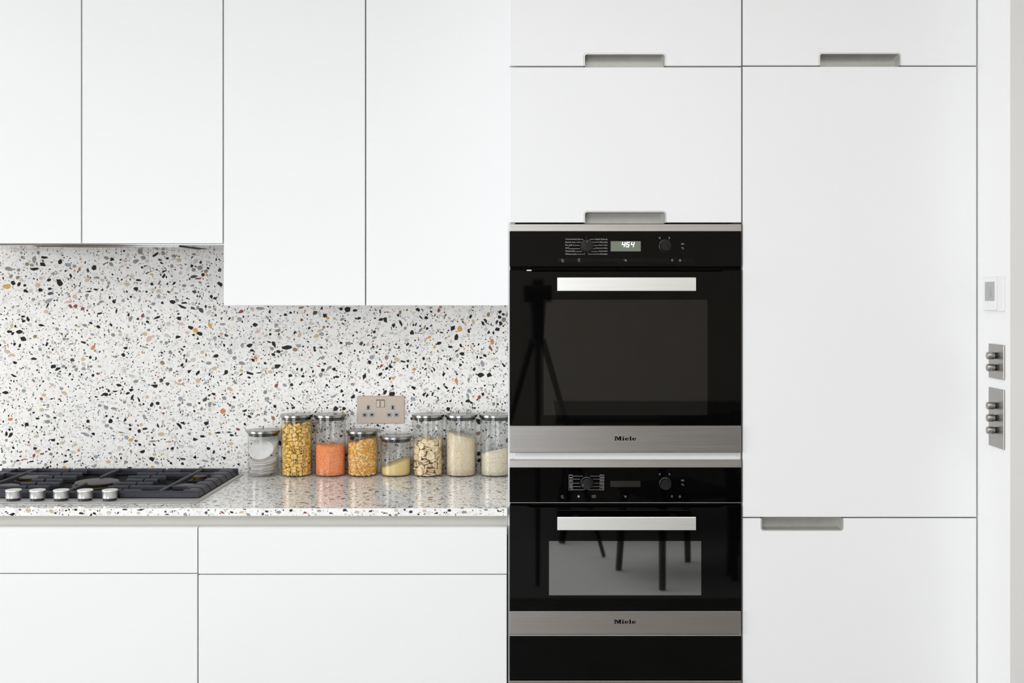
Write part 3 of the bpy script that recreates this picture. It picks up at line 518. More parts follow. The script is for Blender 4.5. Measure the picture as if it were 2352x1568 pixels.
def maker_logo(bm, x0, z0, h, y, wtot):
    """the slab-serif nameplate, letter by letter, in units of the capital height"""
    G = []
    def rect(a, b, c, d): G.append([(a, c), (b, c), (b, d), (a, d)])
    rect(0, .5, 0, .14); rect(.12, .34, .1, .95); rect(0, .46, .86, 1)                        # M
    G.append([(.30, 1), (.56, 1), (.86, .32), (.86, 0), (.72, 0)]); G.append([(1.22, 1), (1.02, 1), (.72, .3), (.72, 0), (.86, 0)])
    rect(1.02, 1.5, .86, 1); rect(1.1, 1.4, .1, .95); rect(.98, 1.52, 0, .14)
    def stem(x, top, serif):
        rect(x+.1, x+.38, .08, top); rect(x, x+.5, 0, .14); rect(x, x+.2, top-.14, top)
    stem(1.6, .68, 1); G.append([(1.72, .78), (2.0, .78), (2.0, 1), (1.72, 1)])
    def letter_e(x):
        cx, cz, n = x+.42, .34, 18
        for i in range(n):
            a, b = [math.radians(5+325*q/n) for q in (i, i+1)]
            def pt(t, inner):
                if inner: return (cx+.03+.17*math.cos(t), cz+.24*math.sin(t))
                return (cx+.42*math.cos(t), cz+.36*math.sin(t))
            G.append([pt(a, 0), pt(b, 0), pt(b, 1), pt(a, 1)])
        rect(x+.2, x+.83, .31, .42)
    letter_e(2.18); stem(3.1, 1.0, 1); letter_e(3.68)
    k = wtot/4.52
    for p in G: flat(bm, [(x0+a*k, z0+b*h) for a, b in p], y)

# ------------------------------------------------------------------ the ovens
YF = -.003
def px(x): return PX(x, YF)
def pz(y): return PZ(y, YF)
def panel(name, x0, x1, ya, yb, m, parent, y0=YF, th=.02, bev=.0008): return put(name, box(B(), px(x0), px(x1), y0, y0+th, pz(yb), pz(ya), bev), m, parent)
def dial(parent, x, y, r, dot):
    k = put('dial', lathe(B(), [(0, -.004), (r*1.1, -.004), (r*1.1, .0015), (r, .002), (r*.98, .019), (r*.9, .0215), (0, .022)], 40, (px(x), YF, pz(y)), 'y'), 'knob_black', parent, True)
    if dot is not None: put('pointer_dot', lathe(B(), [(.0011, 0), (.0011, .0004), (0, .0004)], 10, (px(x)+r*.72*math.sin(dot), YF-.022, pz(y)+r*.72*math.cos(dot)), 'y'), 'print', k)
    return k
def handle(parent, x0, x1, ya, yb, m):
    Y0 = -.05
    h = put('handle', box(B(), PX(x0, Y0), PX(x1, Y0), Y0, Y0+.008, PZ(yb, Y0), PZ(ya, Y0), .0012, 2), m, parent)
    zc = (PZ(ya, Y0)+PZ(yb, Y0))/2; bm = B()
    for x in (x0+45, x1-45): box(bm, PX(x, Y0)-.009, PX(x, Y0)+.009, Y0+.0078, YF+.0005, zc-.009, zc+.009, .001)
    put('handle_post', bm, 'steel', h)
    return h
YPR = YF-.00025
def sensor_icons(bm, xs_, y, w=.00055):
    u = .0011
    def at(x): return px(x), pz(y)
    x, z = at(xs_['on']); stroke(bm, circ(x, z, 2.6*u, 14), w, YPR, True); stroke(bm, [(x, z-1.2*u), (x, z+1.2*u)], w, YPR); stroke(bm, [(x-1.5*u, z-4*u), (x-.2*u, z-4*u)], w*1.6, YPR); stroke(bm, [(x+2.4*u, z-4*u), (x+3.8*u, z-4*u)], w*1.6, YPR)
    x, z = at(xs_['menu']); stroke(bm, circ(x-3*u, z+1.5*u, .6*u, 8), w*1.4, YPR, True)
    for q in (-1.6, 0, 1.6): stroke(bm, [(x-.8*u, z+q*u-.4*u), (x+3*u, z+q*u-.4*u)], w*1.3, YPR)
    x, z = at(xs_['lamp']); stroke(bm, [(x-2*u, z), (x, z+2*u), (x+2*u, z), (x, z-2*u)], w*1.3, YPR, True); stroke(bm, [(x, z+2.4*u), (x, z+3.2*u)], w*1.3, YPR); stroke(bm, [(x, z-2.4*u), (x, z-3*u)], w*1.3, YPR)
    x, z = at(xs_['bell']); stroke(bm, [(x-2.4*u, z-1.6*u), (x-1.6*u, z+.8*u), (x, z+2.6*u), (x+1.6*u, z+.8*u), (x+2.4*u, z-1.6*u)], w*1.3, YPR, True); stroke(bm, [(x-.7*u, z-2.6*u), (x+.7*u, z-2.6*u)], w*1.2, YPR)
def select_icons(bm, y_arr, y_ok, y_back):
    w = .0008; u = .0011
    x, z = px(1515), pz(y_arr); stroke(bm, [(x+1.9*u, z+2.1*u), (x-1.7*u, z), (x+1.9*u, z-2.1*u)], w, YPR)
    x = px(1537.6); stroke(bm, [(x-1.9*u, z+2.1*u), (x+1.7*u, z), (x-1.9*u, z-2.1*u)], w, YPR)
    text_bm(bm, 'OK', px(1568), pz(y_ok), w=.0084, y=YPR, align='c')
    x, z = px(1568), pz(y_back); stroke(bm, [(x-2*u, z+1.6*u), (x+1.6*u, z+1.6*u), (x+2.6*u, z+.6*u), (x+2.6*u, z-.8*u), (x+1.6*u, z-1.8*u), (x-.6*u, z-1.8*u)], w, YPR); flat(bm, [(x-3.6*u, z+1.6*u), (x-1.6*u, z+3*u), (x-1.6*u, z+.2*u)], YPR)
OX0, OX1 = 1170.5, 1702.6
ov = root('oven', (px(1436), .3, pz(1039)), 'black glass built-in oven with a lit clock and bright bar handle, uppermost', 'oven')
put('oven_body', box(B(), px(1186), px(1686), .0225, .55, pz(1030), pz(520)), 'vent', ov)
panel('top_trim', OX0, OX1, 514.5, 531.2, 'steel_trim', ov)
cp = panel('control_panel', OX0, OX1, 531.5, 611.8, 'black_glass', ov)
dial(ov, 1348.2, 565.3, .0152, .02); dial(ov, 1528, 564.5, .0148, None)
dsp = put('display', box(B(), px(1402.6), px(1471.6), YF-.0004, YF+.002, pz(577), pz(553.8)), 'lcd', ov)
bm = B(); zt, zb = pz(556.2), pz(566.6); hh = (zt-zb)/2; sl = .22
def seg_digit(bm, x, d, w):
    def P(a, b): return (x+a*w+(b*2*hh)*sl, zb+b*2*hh)
    segs = {'a': ((0, 1), (1, 1)), 'b': ((1, 1), (1, .5)), 'c': ((1, .5), (1, 0)), 'd': ((0, 0), (1, 0)), 'e': ((0, .5), (0, 0)), 'f': ((0, 1), (0, .5)), 'g': ((0, .5), (1, .5))}
    for s in {'4': 'fgbc', '5': 'afgcd'}[d]: stroke(bm, [P(*segs[s][0]), P(*segs[s][1])], .0018, YF-.0006)
seg_digit(bm, px(1428), '4', .0062); seg_digit(bm, px(1438.2), '5', .0062); seg_digit(bm, px(1449), '4', .0062)
for q in (.3, .7): stroke(bm, [(px(1436.2)+q*2*hh*sl, zb+q*2*hh-.0002), (px(1436.2)+q*2*hh*sl, zb+q*2*hh+.0002)], .0016, YF-.0006)
put('clock_digits', bm, 'lcd_digit', dsp)
bm = B()
rows = (548.8, 555.7, 562.4, 569.3, 576.2, 583)
for (s, w), y in zip((('Conventional heat', 34.7), ('Bottom heat', 23.5), ('Fan grill', 15), ('Grill', 7.8), ('Gentle bake', 22.8), ('Moisture plus', 26.2)), rows): text_bm(bm, s, px(1298.7), pz(y), w=w*D0/F, h=None, y=YPR)
for (s, w), y in zip((('Rapid heat-up', 27.2), ('Fan plus', 16.3), ('Auto roast', 20), ('Intensive bake', 27.6), ('Automatic', 19.7), ('Pyrolytic', 16.3)), rows): text_bm(bm, s, px(1395.3), pz(y), w=w*D0/F, y=YPR, align='r')
lw = .0011
for p in (((1335, 549.3), (1338.5, 549.3), (1339.7, 550.5)), ((1324.5, 556), (1333.5, 556)), ((1315.5, 563.3), (1331, 563.3)), ((1308, 571), (1331.8, 571)), ((1323.4, 577.5), (1336, 577.5)), ((1327, 583.6), (1343, 583.6), (1343.6, 581.8)),
          ((1366, 549.3), (1356, 549.3), (1354.6, 550.6)), ((1360.6, 556), (1377.5, 556)), ((1363.5, 563.3), (1374, 563.3)), ((1362.3, 571), (1366.8, 571)), ((1358.8, 577.5), (1374, 577.5)), ((1377.6, 583.6), (1351.4, 583.6), (1350.8, 581.8))):
    stroke(bm, [(px(a), pz(b)) for a, b in p], lw*.8, YPR)
stroke(bm, circ(px(1347), pz(546.4), .0006, 8), .0008, YPR, True)
x, z = px(1329.8), pz(597.8); stroke(bm, circ(x, z-.0006, .0024, 12), .0009, YPR, True); stroke(bm, [(x-.002, z+.0042), (x, z+.0026), (x+.002, z+.0042)], .0009, YPR)
sensor_icons(bm, {'on': 1291.8, 'menu': 1436, 'lamp': 1544, 'bell': 1562}, 597.4); select_icons(bm, 546.3, 560, 570.2)
tag(put('panel_lettering', bm, 'print', ov), kind='stuff')
put('touch_strip', box(B(), px(1282), px(1594), YF-.00012, YF+.001, pz(601), pz(593.2)), mat('touch_strip_film', '0D0D0C', .2, ior=1.3), ov)
bm = B(); box(bm, px(OX0+1), px(OX1-1), YF+.012, YF+.02, pz(620.5), pz(611.5)); box(bm, px(1414.6), px(1415.8), YF+.004, YF+.02, pz(619.6), pz(612.4))
put('vent_slot', bm, 'vent', ov)
# the door's top edge has slanted shoulders
dr = put('door', prism(B(), [(px(OX0), pz(976.6)), (px(OX1), pz(976.6)), (px(OX1), pz(620)), (px(1668), pz(620.3)), (px(1651), pz(623.2)), (px(1222), pz(623.2)), (px(1205), pz(620.3)), (px(OX0), pz(620))], YF, YF+.024, 'y', .0007), 'black_glass', ov)
put('door_window', box(B(), px(1248.5), px(1625), YF-.0003, YF+.002, pz(953.4), pz(688)), 'window_hi', dr)
handle(dr, 1280, 1599, 637, 668.2, 'steel_handle')
st = panel('steel_strip', OX0, OX1-1.2, 977, 1038.8, 'steel', ov, YF-.004, .023, .0013)
bm = B(); maker_logo(bm, px(1411), pz(1010.6), .0101, YF-.0044, 50*D0/F); put('maker_logo', bm, 'logo', st)
bm = B(); box(bm, px(1210), px(1221), YF-.001, YF+.004, pz(622), pz(619.3), .0005); put('catch', bm, 'steel_handle', ov)

co = root('compact_oven', (px(1436), .3, pz(1456)), 'black glass compact oven with an unlit display, below the taller oven', 'oven')
put('oven_body', box(B(), px(1186), px(1686), .0225, .55, pz(1450), pz(1062)), 'vent', co)
panel('top_trim', OX0, OX1, 1056, 1073.6, 'steel_trim', co)
panel('control_panel', OX0, OX1, 1074, 1153.6, 'black_glass_low', co)
put('trim_line', box(B(), px(OX0), px(OX1), YF+.0004, YF+.018, pz(1154.6), pz(1153.7)), 'steel_cup', co)
dial(co, 1347.2, 1109, .0146, -1.75); dial(co, 1528, 1110, .0142, None)
put('display', box(B(), px(1402), px(1471), YF-.0003, YF+.002, pz(1118), pz(1104)), 'lcd_off', co)
bm = B(); w = .0007
def icon_box(cx, cy, kind):
    x, z = px(cx), pz(cy); a, b = .0049, .0033
    stroke(bm, [(x-a, z-b), (x+a, z-b), (x+a, z+b), (x-a, z+b)], w, YPR, True)
    if kind == 0: stroke(bm, [(x-a*.6, z+b*.6), (x-a*.3, z+b*.35), (x, z+b*.6), (x+a*.3, z+b*.35), (x+a*.6, z+b*.6)], w, YPR)
    if kind == 1: stroke(bm, [(x, z-b*.6), (x, z+b*.6)], w*1.6, YPR); stroke(bm, [(x-a*.2, z), (x+a*.2, z)], w, YPR)
    if kind == 2: stroke(bm, [(x-a*.6, z), (x-a*.2, z+b*.5), (x, z), (x+a*.3, z+b*.4), (x+a*.4, z-b*.5)], w, YPR)
    if kind == 3: flat(bm, [(x-a*.6, z-b*.5), (x+a*.6, z-b*.5), (x+.0004, z+b*.5), (x-.0004, z+b*.5)], YPR)
    if kind == 4: stroke(bm, circ(x+a*.2, z, b*.6, 10), w, YPR, True)
    if kind == 5: stroke(bm, [(x-a*.6, z-b*.5), (x, z), (x+a*.6, z-b*.5)], w*1.2, YPR); stroke(bm, [(x, z), (x, z+b*.6)], w*1.2, YPR)
ly = (1092.9, 1099.9, 1107.2, 1114.7, 1122.1)
for y, k in zip(ly, (0, 1, 2, 3, 4)): icon_box(1311.1, y, k)
for y, k in zip(ly, (2, 5, 5, 4, 4)): icon_box(1382.6, y, k)
for (a, b), y in zip(((1317, 1338.6), (1317, 1332), (1317, 1330.4), (1317, 1334), (1317, 1342.4)), (1093, 1100, 1109.3, 1117.2, 1124.4)): stroke(bm, [(px(a), pz(y)), (px(b), pz(y))], .0009, YPR)
for (a, b), y in zip(((1355.8, 1377), (1362.2, 1377), (1364, 1377), (1359.5, 1377), (1351, 1377)), (1093.1, 1100, 1109.3, 1117.2, 1124.4)): stroke(bm, [(px(a), pz(y)), (px(b), pz(y))], .0007, YPR)
stroke(bm, circ(px(1347), pz(1088.2), .0005, 8), .0008, YPR, True)
x, z = px(1329), pz(1139.6)
flat(bm, [(x-.0036, z), (x, z-.0038), (x+.0036, z), (x, z+.0038)], YPR)
x = px(1364); stroke(bm, [(x-.0024, z-.0034), (x-.0046, z-.002), (x-.0046, z+.002), (x-.0024, z+.0034)], w, YPR); stroke(bm, [(x+.0024, z-.0034), (x+.0046, z-.002), (x+.0046, z+.002), (x+.0024, z+.0034)], w, YPR); stroke(bm, circ(x, z+.0006, .002, 10), w*1.4, YPR, True); stroke(bm, [(x, z-.0014), (x, z-.0032)], w*1.6, YPR)
sensor_icons(bm, {'on': 1291.3, 'menu': 1435.6, 'lamp': 1543.3, 'bell': 1561.4}, 1139.7); select_icons(bm, 1088.6, 1102.8, 1113.2)
tag(put('panel_symbols', bm, 'print_dim', co), kind='stuff')
put('vent_slot', box(B(), px(OX0+1), px(OX1-1), YF+.012, YF+.02, pz(1162), pz(1154.4)), 'vent', co)
d2 = put('door', prism(B(), [(px(OX0), pz(1401.6)), (px(OX1), pz(1401.6)), (px(OX1), pz(1161)), (px(1668), pz(1161.4)), (px(1651), pz(1165)), (px(1222), pz(1165)), (px(1205), pz(1161.4)), (px(OX0), pz(1161))], YF, YF+.024, 'y', .0007), 'black_glass_low', co)
put('door_window', box(B(), px(1261), px(1610.5), YF-.0003, YF+.002, pz(1366.5), pz(1242)), 'window_lo', d2)
handle(d2, 1280, 1598.8, 1187, 1217.6, 'steel_handle')
st = panel('steel_strip', OX0-.5, OX1-1.6, 1402.2, 1455.8, 'steel', co, YF-.004, .023, .0013)
bm = B(); maker_logo(bm, px(1410.2), pz(1430.6), .0101, YF-.0044, 50*D0/F); put('maker_logo', bm, 'logo', st)
put('lower_trim', box(B(), px(OX0), px(OX1), YF+.004, YF+.018, pz(1461), pz(1456.4)), 'steel_cup', co)
wd = root('warming_drawer', (px(1436), .3, pz(1640)), 'plain black glass warming drawer with a steel base strip, lowest of the appliances', 'drawer')
put('drawer_body', box(B(), px(1186), px(1686), .0225, .55, pz(1632), pz(1466)), 'vent', wd)
panel('drawer_front', OX0, OX1, 1461.6, 1561.4, 'black_glass_low', wd)
panel('steel_strip', OX0, OX1-.5, 1562, 1640, 'steel', wd, YF-.004, .023, .0013)
lower = root('drawer_unit', (px(1436), .3, .1), 'white drawer front beneath the warming drawer', 'cabinet')
put('drawer_front', box(B(), TX0+g, TX1-g, 0, .02, .11, pz(1644), .001), 'white', lower)
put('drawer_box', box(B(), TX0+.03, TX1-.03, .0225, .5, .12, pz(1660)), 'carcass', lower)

# ------------------------------------------------------------------ gas hob
hob = root('gas_hob', (-1.263, .3, WT), 'black gas hob with cast-iron grates and five steel knobs, set in the worktop', 'hob')
TZ = WT+.0035
put('tray', prism(B(), rrect(-1.634, -.892, .063, .545, .012, 6), WT+.0003, TZ, 'z', .0012), 'steel_tray', hob)
put('enamel_well', prism(B(), rrect(-1.622, -.904, .126, .537, .008, 4), TZ-.0005, TZ+.0006, 'z'), 'enamel', hob)
def bar(bm, x0, y0, x1, y1, w=.009, z0=TZ+.007, z1=TZ+.018, end=.0):
    """cast bar with a narrowed top, along x or y"""
    d = Vector((x1-x0, y1-y0, 0)); L = d.length; d.normalize(); n = Vector((-d.y, d.x, 0)); p = Vector((x0, y0, 0))
    t = bmesh.new(); rows_ = []
    for (hw, z, e) in ((w/2, z0, 0), (w/2, z1-.003, end*.6), (w*.33, z1, end)):
        rows_.append([t.verts.new(p+d*(a)+n*s*hw+Vector((0, 0, z))) for a, s in ((e, -1), (L-e*0, -1), (L-e*0, 1), (e, 1))])
    t.faces.new(rows_[0][::-1]); t.faces.new(rows_[2])
    for a, b in zip(rows_, rows_[1:]):
        for i in range(4): t.faces.new((a[i], a[(i+1) % 4], b[(i+1) % 4], b[i]))
    merge(bm, t)
def grate(x0, x1, left, right, mid_full):
    bm = B(); ya, yb = .131, .531; xm = (x0+x1)/2
    for y in (ya+.005, yb-.005):
        prism(bm, [(y-.006, TZ+.001), (y+.006, TZ+.001), (y+.006, TZ+.013), (y+.003, TZ+.0175), (y-.001 if y < .3 else y-.003, TZ+.0175), (y-.006, TZ+.013)], x0+.001, x1-.001, 'x')
    n = 7; ys = [ya+.03+(yb-ya-.06)*i/(n-1) for i in range(n)]
    ls = (.05, .2, .042, .036, .042, .2, .05) if mid_full else (.05, .058, .064, .048, .064, .058, .05)
    for y, l in zip(ys, ls):
        l = min(l, (x1-x0)/2-.008)
        bar(bm, x0+.001, y, x0+l, y, .012, z0=TZ+.007, z1=TZ+.0176) if not left else bar(bm, x0+.035, y, x0+l, y, .012, z0=TZ+.007, z1=TZ+.0176); bar(bm, x1-.001, y, x1-l, y, .012, z0=TZ+.007, z1=TZ+.0176) if not right else bar(bm, x1-.035, y, x1-l, y, .012, z0=TZ+.007, z1=TZ+.0176)
    for y in ys:
        if mid_full and left: bar(bm, x0+.001, y, x0+.034+.012*((ys.index(y)*3) % 4)/2, y, .049, end=.016, z0=TZ+.0012)
        if mid_full and right: bar(bm, x1-.001, y, x1-.034-.012*((ys.index(y)*3) % 4)/2, y, .049, end=.016, z0=TZ+.0012)
    for x in ([] if left else [x0+.006])+([] if right else [x1-.006])+([x0+.022] if left else [])+([x1-.022] if right else []): box(bm, x-.004, x+.004, ya+.004, yb-.004, TZ+.002, TZ+.009)
    if mid_full: bar(bm, xm, ya+.006, xm, yb-.006, .008, TZ+.008, TZ+.019)
    else: bar(bm, xm, ya+.006, xm, .268, .008, TZ+.008, TZ+.019); bar(bm, xm, yb-.006, xm, .372, .008, TZ+.008, TZ+.019)
    for x in (x0+.012, x1-.012):
        for y in (ya+.012, yb-.012): box(bm, x-.005, x+.005, y-.005, y+.005, TZ+.0006, TZ+.008)
    put('grate', bm, 'iron', hob)
grate(-1.120, -.906, False, True, True); grate(-1.402, -1.124, False, False, False); grate(-1.620, -1.406, True, False, True)
def burner(x, y, r):
    b = put('burner', lathe(B(), [(r*1.12, 0), (r*1.1, .003), (r*.8, .0045), (0, .0045)], 32, (x, y, TZ+.0006)), 'alu', hob, True)
    put('flame_ring', lathe(B(), [(r*.82, 0), (r*.84, .003), (r*.78, .0042), (0, .0042)], 32, (x, y, TZ+.005)), 'brass', b, True)
    put('burner_cap', lathe(B(), [(0, 0), (r*.95, 0), (r, .001), (r*.98, .003), (r*.9, .004), (0, .0046)], 36, (x, y, TZ+.0092)), 'cap', b, True)
burner(-.985, .25, .036); burner(-1.0, .43, .030); burner(-1.255, .325, .060); burner(-1.48, .25, .036); burner(-1.48, .42, .046)
for k, kx in enumerate((31, 86, 140.5, 195.5, 252.5)):
    Yk = .098; x = PX(kx, Yk)
    kn = put('control_knob', lathe(B(), [(0, .0055), (.0178, .0055), (.0197, .0075), (.0197, .023), (.0206, .0245), (.0206, .0265), (.0196, .028), (0, .0285)], 40, (x, Yk, TZ)), 'knob_steel', hob, True)
    put('knob_collar', lathe(B(), [(.017, 0), (.0165, .0055), (0, .0055)], 32, (x, Yk, TZ)), 'gasket', kn, True)

# ------------------------------------------------------------------ socket, thermostat, dimmers
so = root('power_socket', (PX(875, YS), YS, PZ(940, YS)), 'satin nickel double switched socket on the terrazzo above the jars', 'socket')
sx = lambda x: PX(x, YS); sz = lambda y: PZ(y, YS)
put('face_plate', prism(B(), rrect(sx(820.6), sx(929), sz(971.4), sz(908.8), .003, 4), YS-.0045, YS-.0002, 'y', .0008), 'nickel', so)
for x in (869.2, 879.6):
    rk = put('rocker_recess', box(B(), sx(x-4.6), sx(x+4.6), YS-.0048, YS-.003, sz(935), sz(917.3)), 'dark_slot', so)
    bm = B(); prism(bm, [(YS-.0046, sz(934.4)), (YS-.0075, sz(934.0)), (YS-.0056, sz(920.5)), (YS-.005, sz(919)), (YS-.0046, sz(919))], sx(x-3.9), sx(x+3.7), 'x'); put('rocker', bm, 'nickel', rk)
for x0 in (0, 56.2):
    for (x, y, w_, h_, sw, sh) in ((846.4, 935.2, 10.6, 13, 4, 7.5), (838.2, 952, 12.6, 11.4, 5.4, 4.2), (854.8, 951.8, 12.6, 11.4, 5.4, 4.2)):
        ins = put('pin_insert', prism(B(), rrect(sx(x+x0-w_/2), sx(x+x0+w_/2), sz(y+h_/2), sz(y-h_/2), .005, 4), YS-.0052, YS-.003, 'y', .0005), 'grey_plastic', so)
        put('pin_hole', box(B(), sx(x+x0-sw/2), sx(x+x0+sw/2), YS-.0054, YS-.004, sz(y+sh/2), sz(y-sh/2)), 'dark_slot', ins)
def wy(x): return XPIER*F/(x-VX)-D0
def wz(x, y): return PZ(y, wy(x))
def yz_plate(name, xa, xb, za, zb, d0, d1, m, parent, r=.003):
    ya, yb = sorted((wy(xa), wy(xb)))
    return put(name, prism(B(), rrect(ya, yb, za, zb, r, 3), XPIER-d1, XPIER-d0, 'x', .0006), m, parent)
zt, zb = wz(2287, 634.5), wz(2287, 714)
th = root('thermostat', (XPIER, wy(2287), zb), 'white wall thermostat with a small grey screen, above the dimmer plates', 'thermostat')
yz_plate('back_plate', 2262, 2309, zb, zt, 0, .005, 'plastic', th); yz_plate('housing', 2266, 2296, zb+.002, zt-.002, .0048, .0095, 'plastic', th)
scn = yz_plate('screen', 2271, 2293.5, wz(2282, 691), wz(2282, 647), .009, .0099, 'lcd_wall', th, .001)
bm = B(); yc = wy(2283.5)
def wall_digits(s, zc, h, yc):                               # faint figures on the screen, read looking along +x
    t = B(); text_bm(t, s, 0, 0, h=h, y=0, align='c')
    for v in t.verts: v.co = Vector((XPIER-.0101, yc-v.co.x, zc+v.co.z))
    merge(bm, t)
wall_digits('21', wz(2283, 664), .012, yc); wall_digits('20', wz(2283, 676), .012, yc); put('figures', bm, mat('thermostat_figures', '989897', .5), scn)
def dimmer(label, zt, zb, kz):
    d = root('dimmer_switch', (XPIER, wy(2290), zb), label, 'switch')
    yz_plate('face_plate', 2274.2, 2308.6, zb, zt, 0, .004, 'plate', d, .001)
    for z in kz:
        yk = wy(2291.5)
        k = put('dimmer_knob', lathe(B(), [(.0085, .0095), (.0092, .0105), (.0092, .024), (.0082, .0262), (0, .0265)], 28, (XPIER, yk, z), 'x'), 'plate', d, True)
        put('knob_neck', lathe(B(), [(.0078, .0038), (.0078, .0098), (0, .0098)], 24, (XPIER, yk, z), 'x'), 'dark_slot', k, True)
Yc = wy(2291.5)
dimmer('steel dimmer plate with two knobs below the thermostat', PZ(790.5, Yc), PZ(869.5, Yc), (PZ(816.5, Yc), PZ(844, Yc)))
dimmer('taller steel dimmer plate with three knobs, lowest on the wall', PZ(892, Yc), PZ(1027, Yc), (PZ(931.3, Yc), PZ(959.5, Yc), PZ(987.7, Yc)))

# ------------------------------------------------------------------ glass jars
YJ = .533
def jar(px_c, hl, label, dy=0.0):
    x = PX(px_c, YJ+dy); y = YJ+dy
    j = root('glass_jar', (x, y, WT+.0002), label, 'jar', 'glass food jars on the worktop')
    c = (x, y, WT+.0002); ro, ri, rb = .0465, .0446, .005
    prof = [(0, 0), (ro-rb, 0)]+[(ro-rb+rb*math.sin(a), rb-rb*math.cos(a)) for a in (.4, .8, 1.2, 1.5708)]+[(ro, hl-.0005), (ri, hl-.0005), (ri, .0055), (ri-.003, .0032), (0, .003)]
    put('jar_body', lathe(B(), prof, 64, c), 'glass', j, True)
    put('lid', lathe(B(), [(0, hl), (.0478, hl), (.0492, hl+.001), (.0492, hl+.0068), (.0484, hl+.0078), (.0462, hl+.0082), (0, hl+.0078)], 64, c), 'steel_lid', j, True)
    put('lid_seal', lathe(B(), [(0, hl-.009), (.0425, hl-.009), (.0440, hl-.007), (.0436, hl-.005), (.0442, hl-.003), (.0436, hl-.0004), (0, hl-.0004)], 56, c), 'gasket', j, True)
    return Vector(c)
J1 = jar(605, .129, 'short glass jar of round pale wafers beside the hob')
J2 = jar(681.5, .177, 'tall glass jar filled with short yellow pasta tubes')
J3 = jar(758.7, .177, 'tall glass jar half full of orange lentils')
J4 = jar(832.5, .129, 'short glass jar full of golden popping corn')
J5 = jar(909.5, .112, 'shortest glass jar, with a slope of yellow couscous')
J6 = jar(983, .177, 'tall glass jar half full of dried banana slices')
J7 = jar(1058.8, .177, 'tall glass jar mostly full of cream oats')
J8 = jar(1138, .177, 'tall glass jar with pale grain against the oven cabinet', .001)
def unpack(s, jarpos, mk, names, label, cat, group, limit=300):
    rows_ = [[int(q) for q in t.split(',')] for t in s.split(';')]
    obs = []
    rows_.sort(key=lambda q: q[1]-.2*q[2])                   # those at the front and the top of the jar first
    rest = B()
    for n, q in enumerate(rows_):
        loc = jarpos+Vector((q[0], q[1], q[2]))*1e-4+Vector((0, 0, .0034)); rot = Quaternion([v/100 for v in q[3:]]).normalized(); me = mk[n % len(mk)]
        if n < limit:
            o = bpy.data.objects.new(names, me); COL.objects.link(o); o.location = loc; o.rotation_mode = 'QUATERNION'; o.rotation_quaternion = rot
            tag(o, label, cat, group)
        else:
            t = bmesh.new(); t.from_mesh(me); bmesh.ops.transform(t, matrix=Matrix.Translation(loc) @ rot.to_matrix().to_4x4(), verts=t.verts); merge(rest, t)
    if rest.verts: tag(put(names+'_heap', rest, list(mk[0].materials), None, True), label.replace('piece', 'pieces')+', further back in the jar', cat, None, 'stuff')
    else: rest.free()
def keep(name, bm, m):
    me = bpy.data.meshes.new(name); bmesh.ops.recalc_face_normals(bm, faces=bm.faces); bm.to_mesh(me); bm.free(); me.materials.append(M[m])
    me.polygons.foreach_set('use_smooth', [True]*len(me.polygons))
    try: me.set_sharp_from_angle(angle=math.radians(40))
    except Exception: pass
    return me
def ring_tube(ro, ri, L, n=12):
    t = bmesh.new(); R_ = []
    for r, z in ((ro, -L/2), (ro, L/2), (ri, L/2), (ri, -L/2)): R_.append([t.verts.new((r*math.cos(2*math.pi*i/n), r*math.sin(2*math.pi*i/n), z)) for i in range(n)])
    for k in range(4):
        a, b = R_[k], R_[(k+1) % 4]
        for i in range(n): t.faces.new((a[i], a[(i+1) % n], b[(i+1) % n], b[i]))
    return t
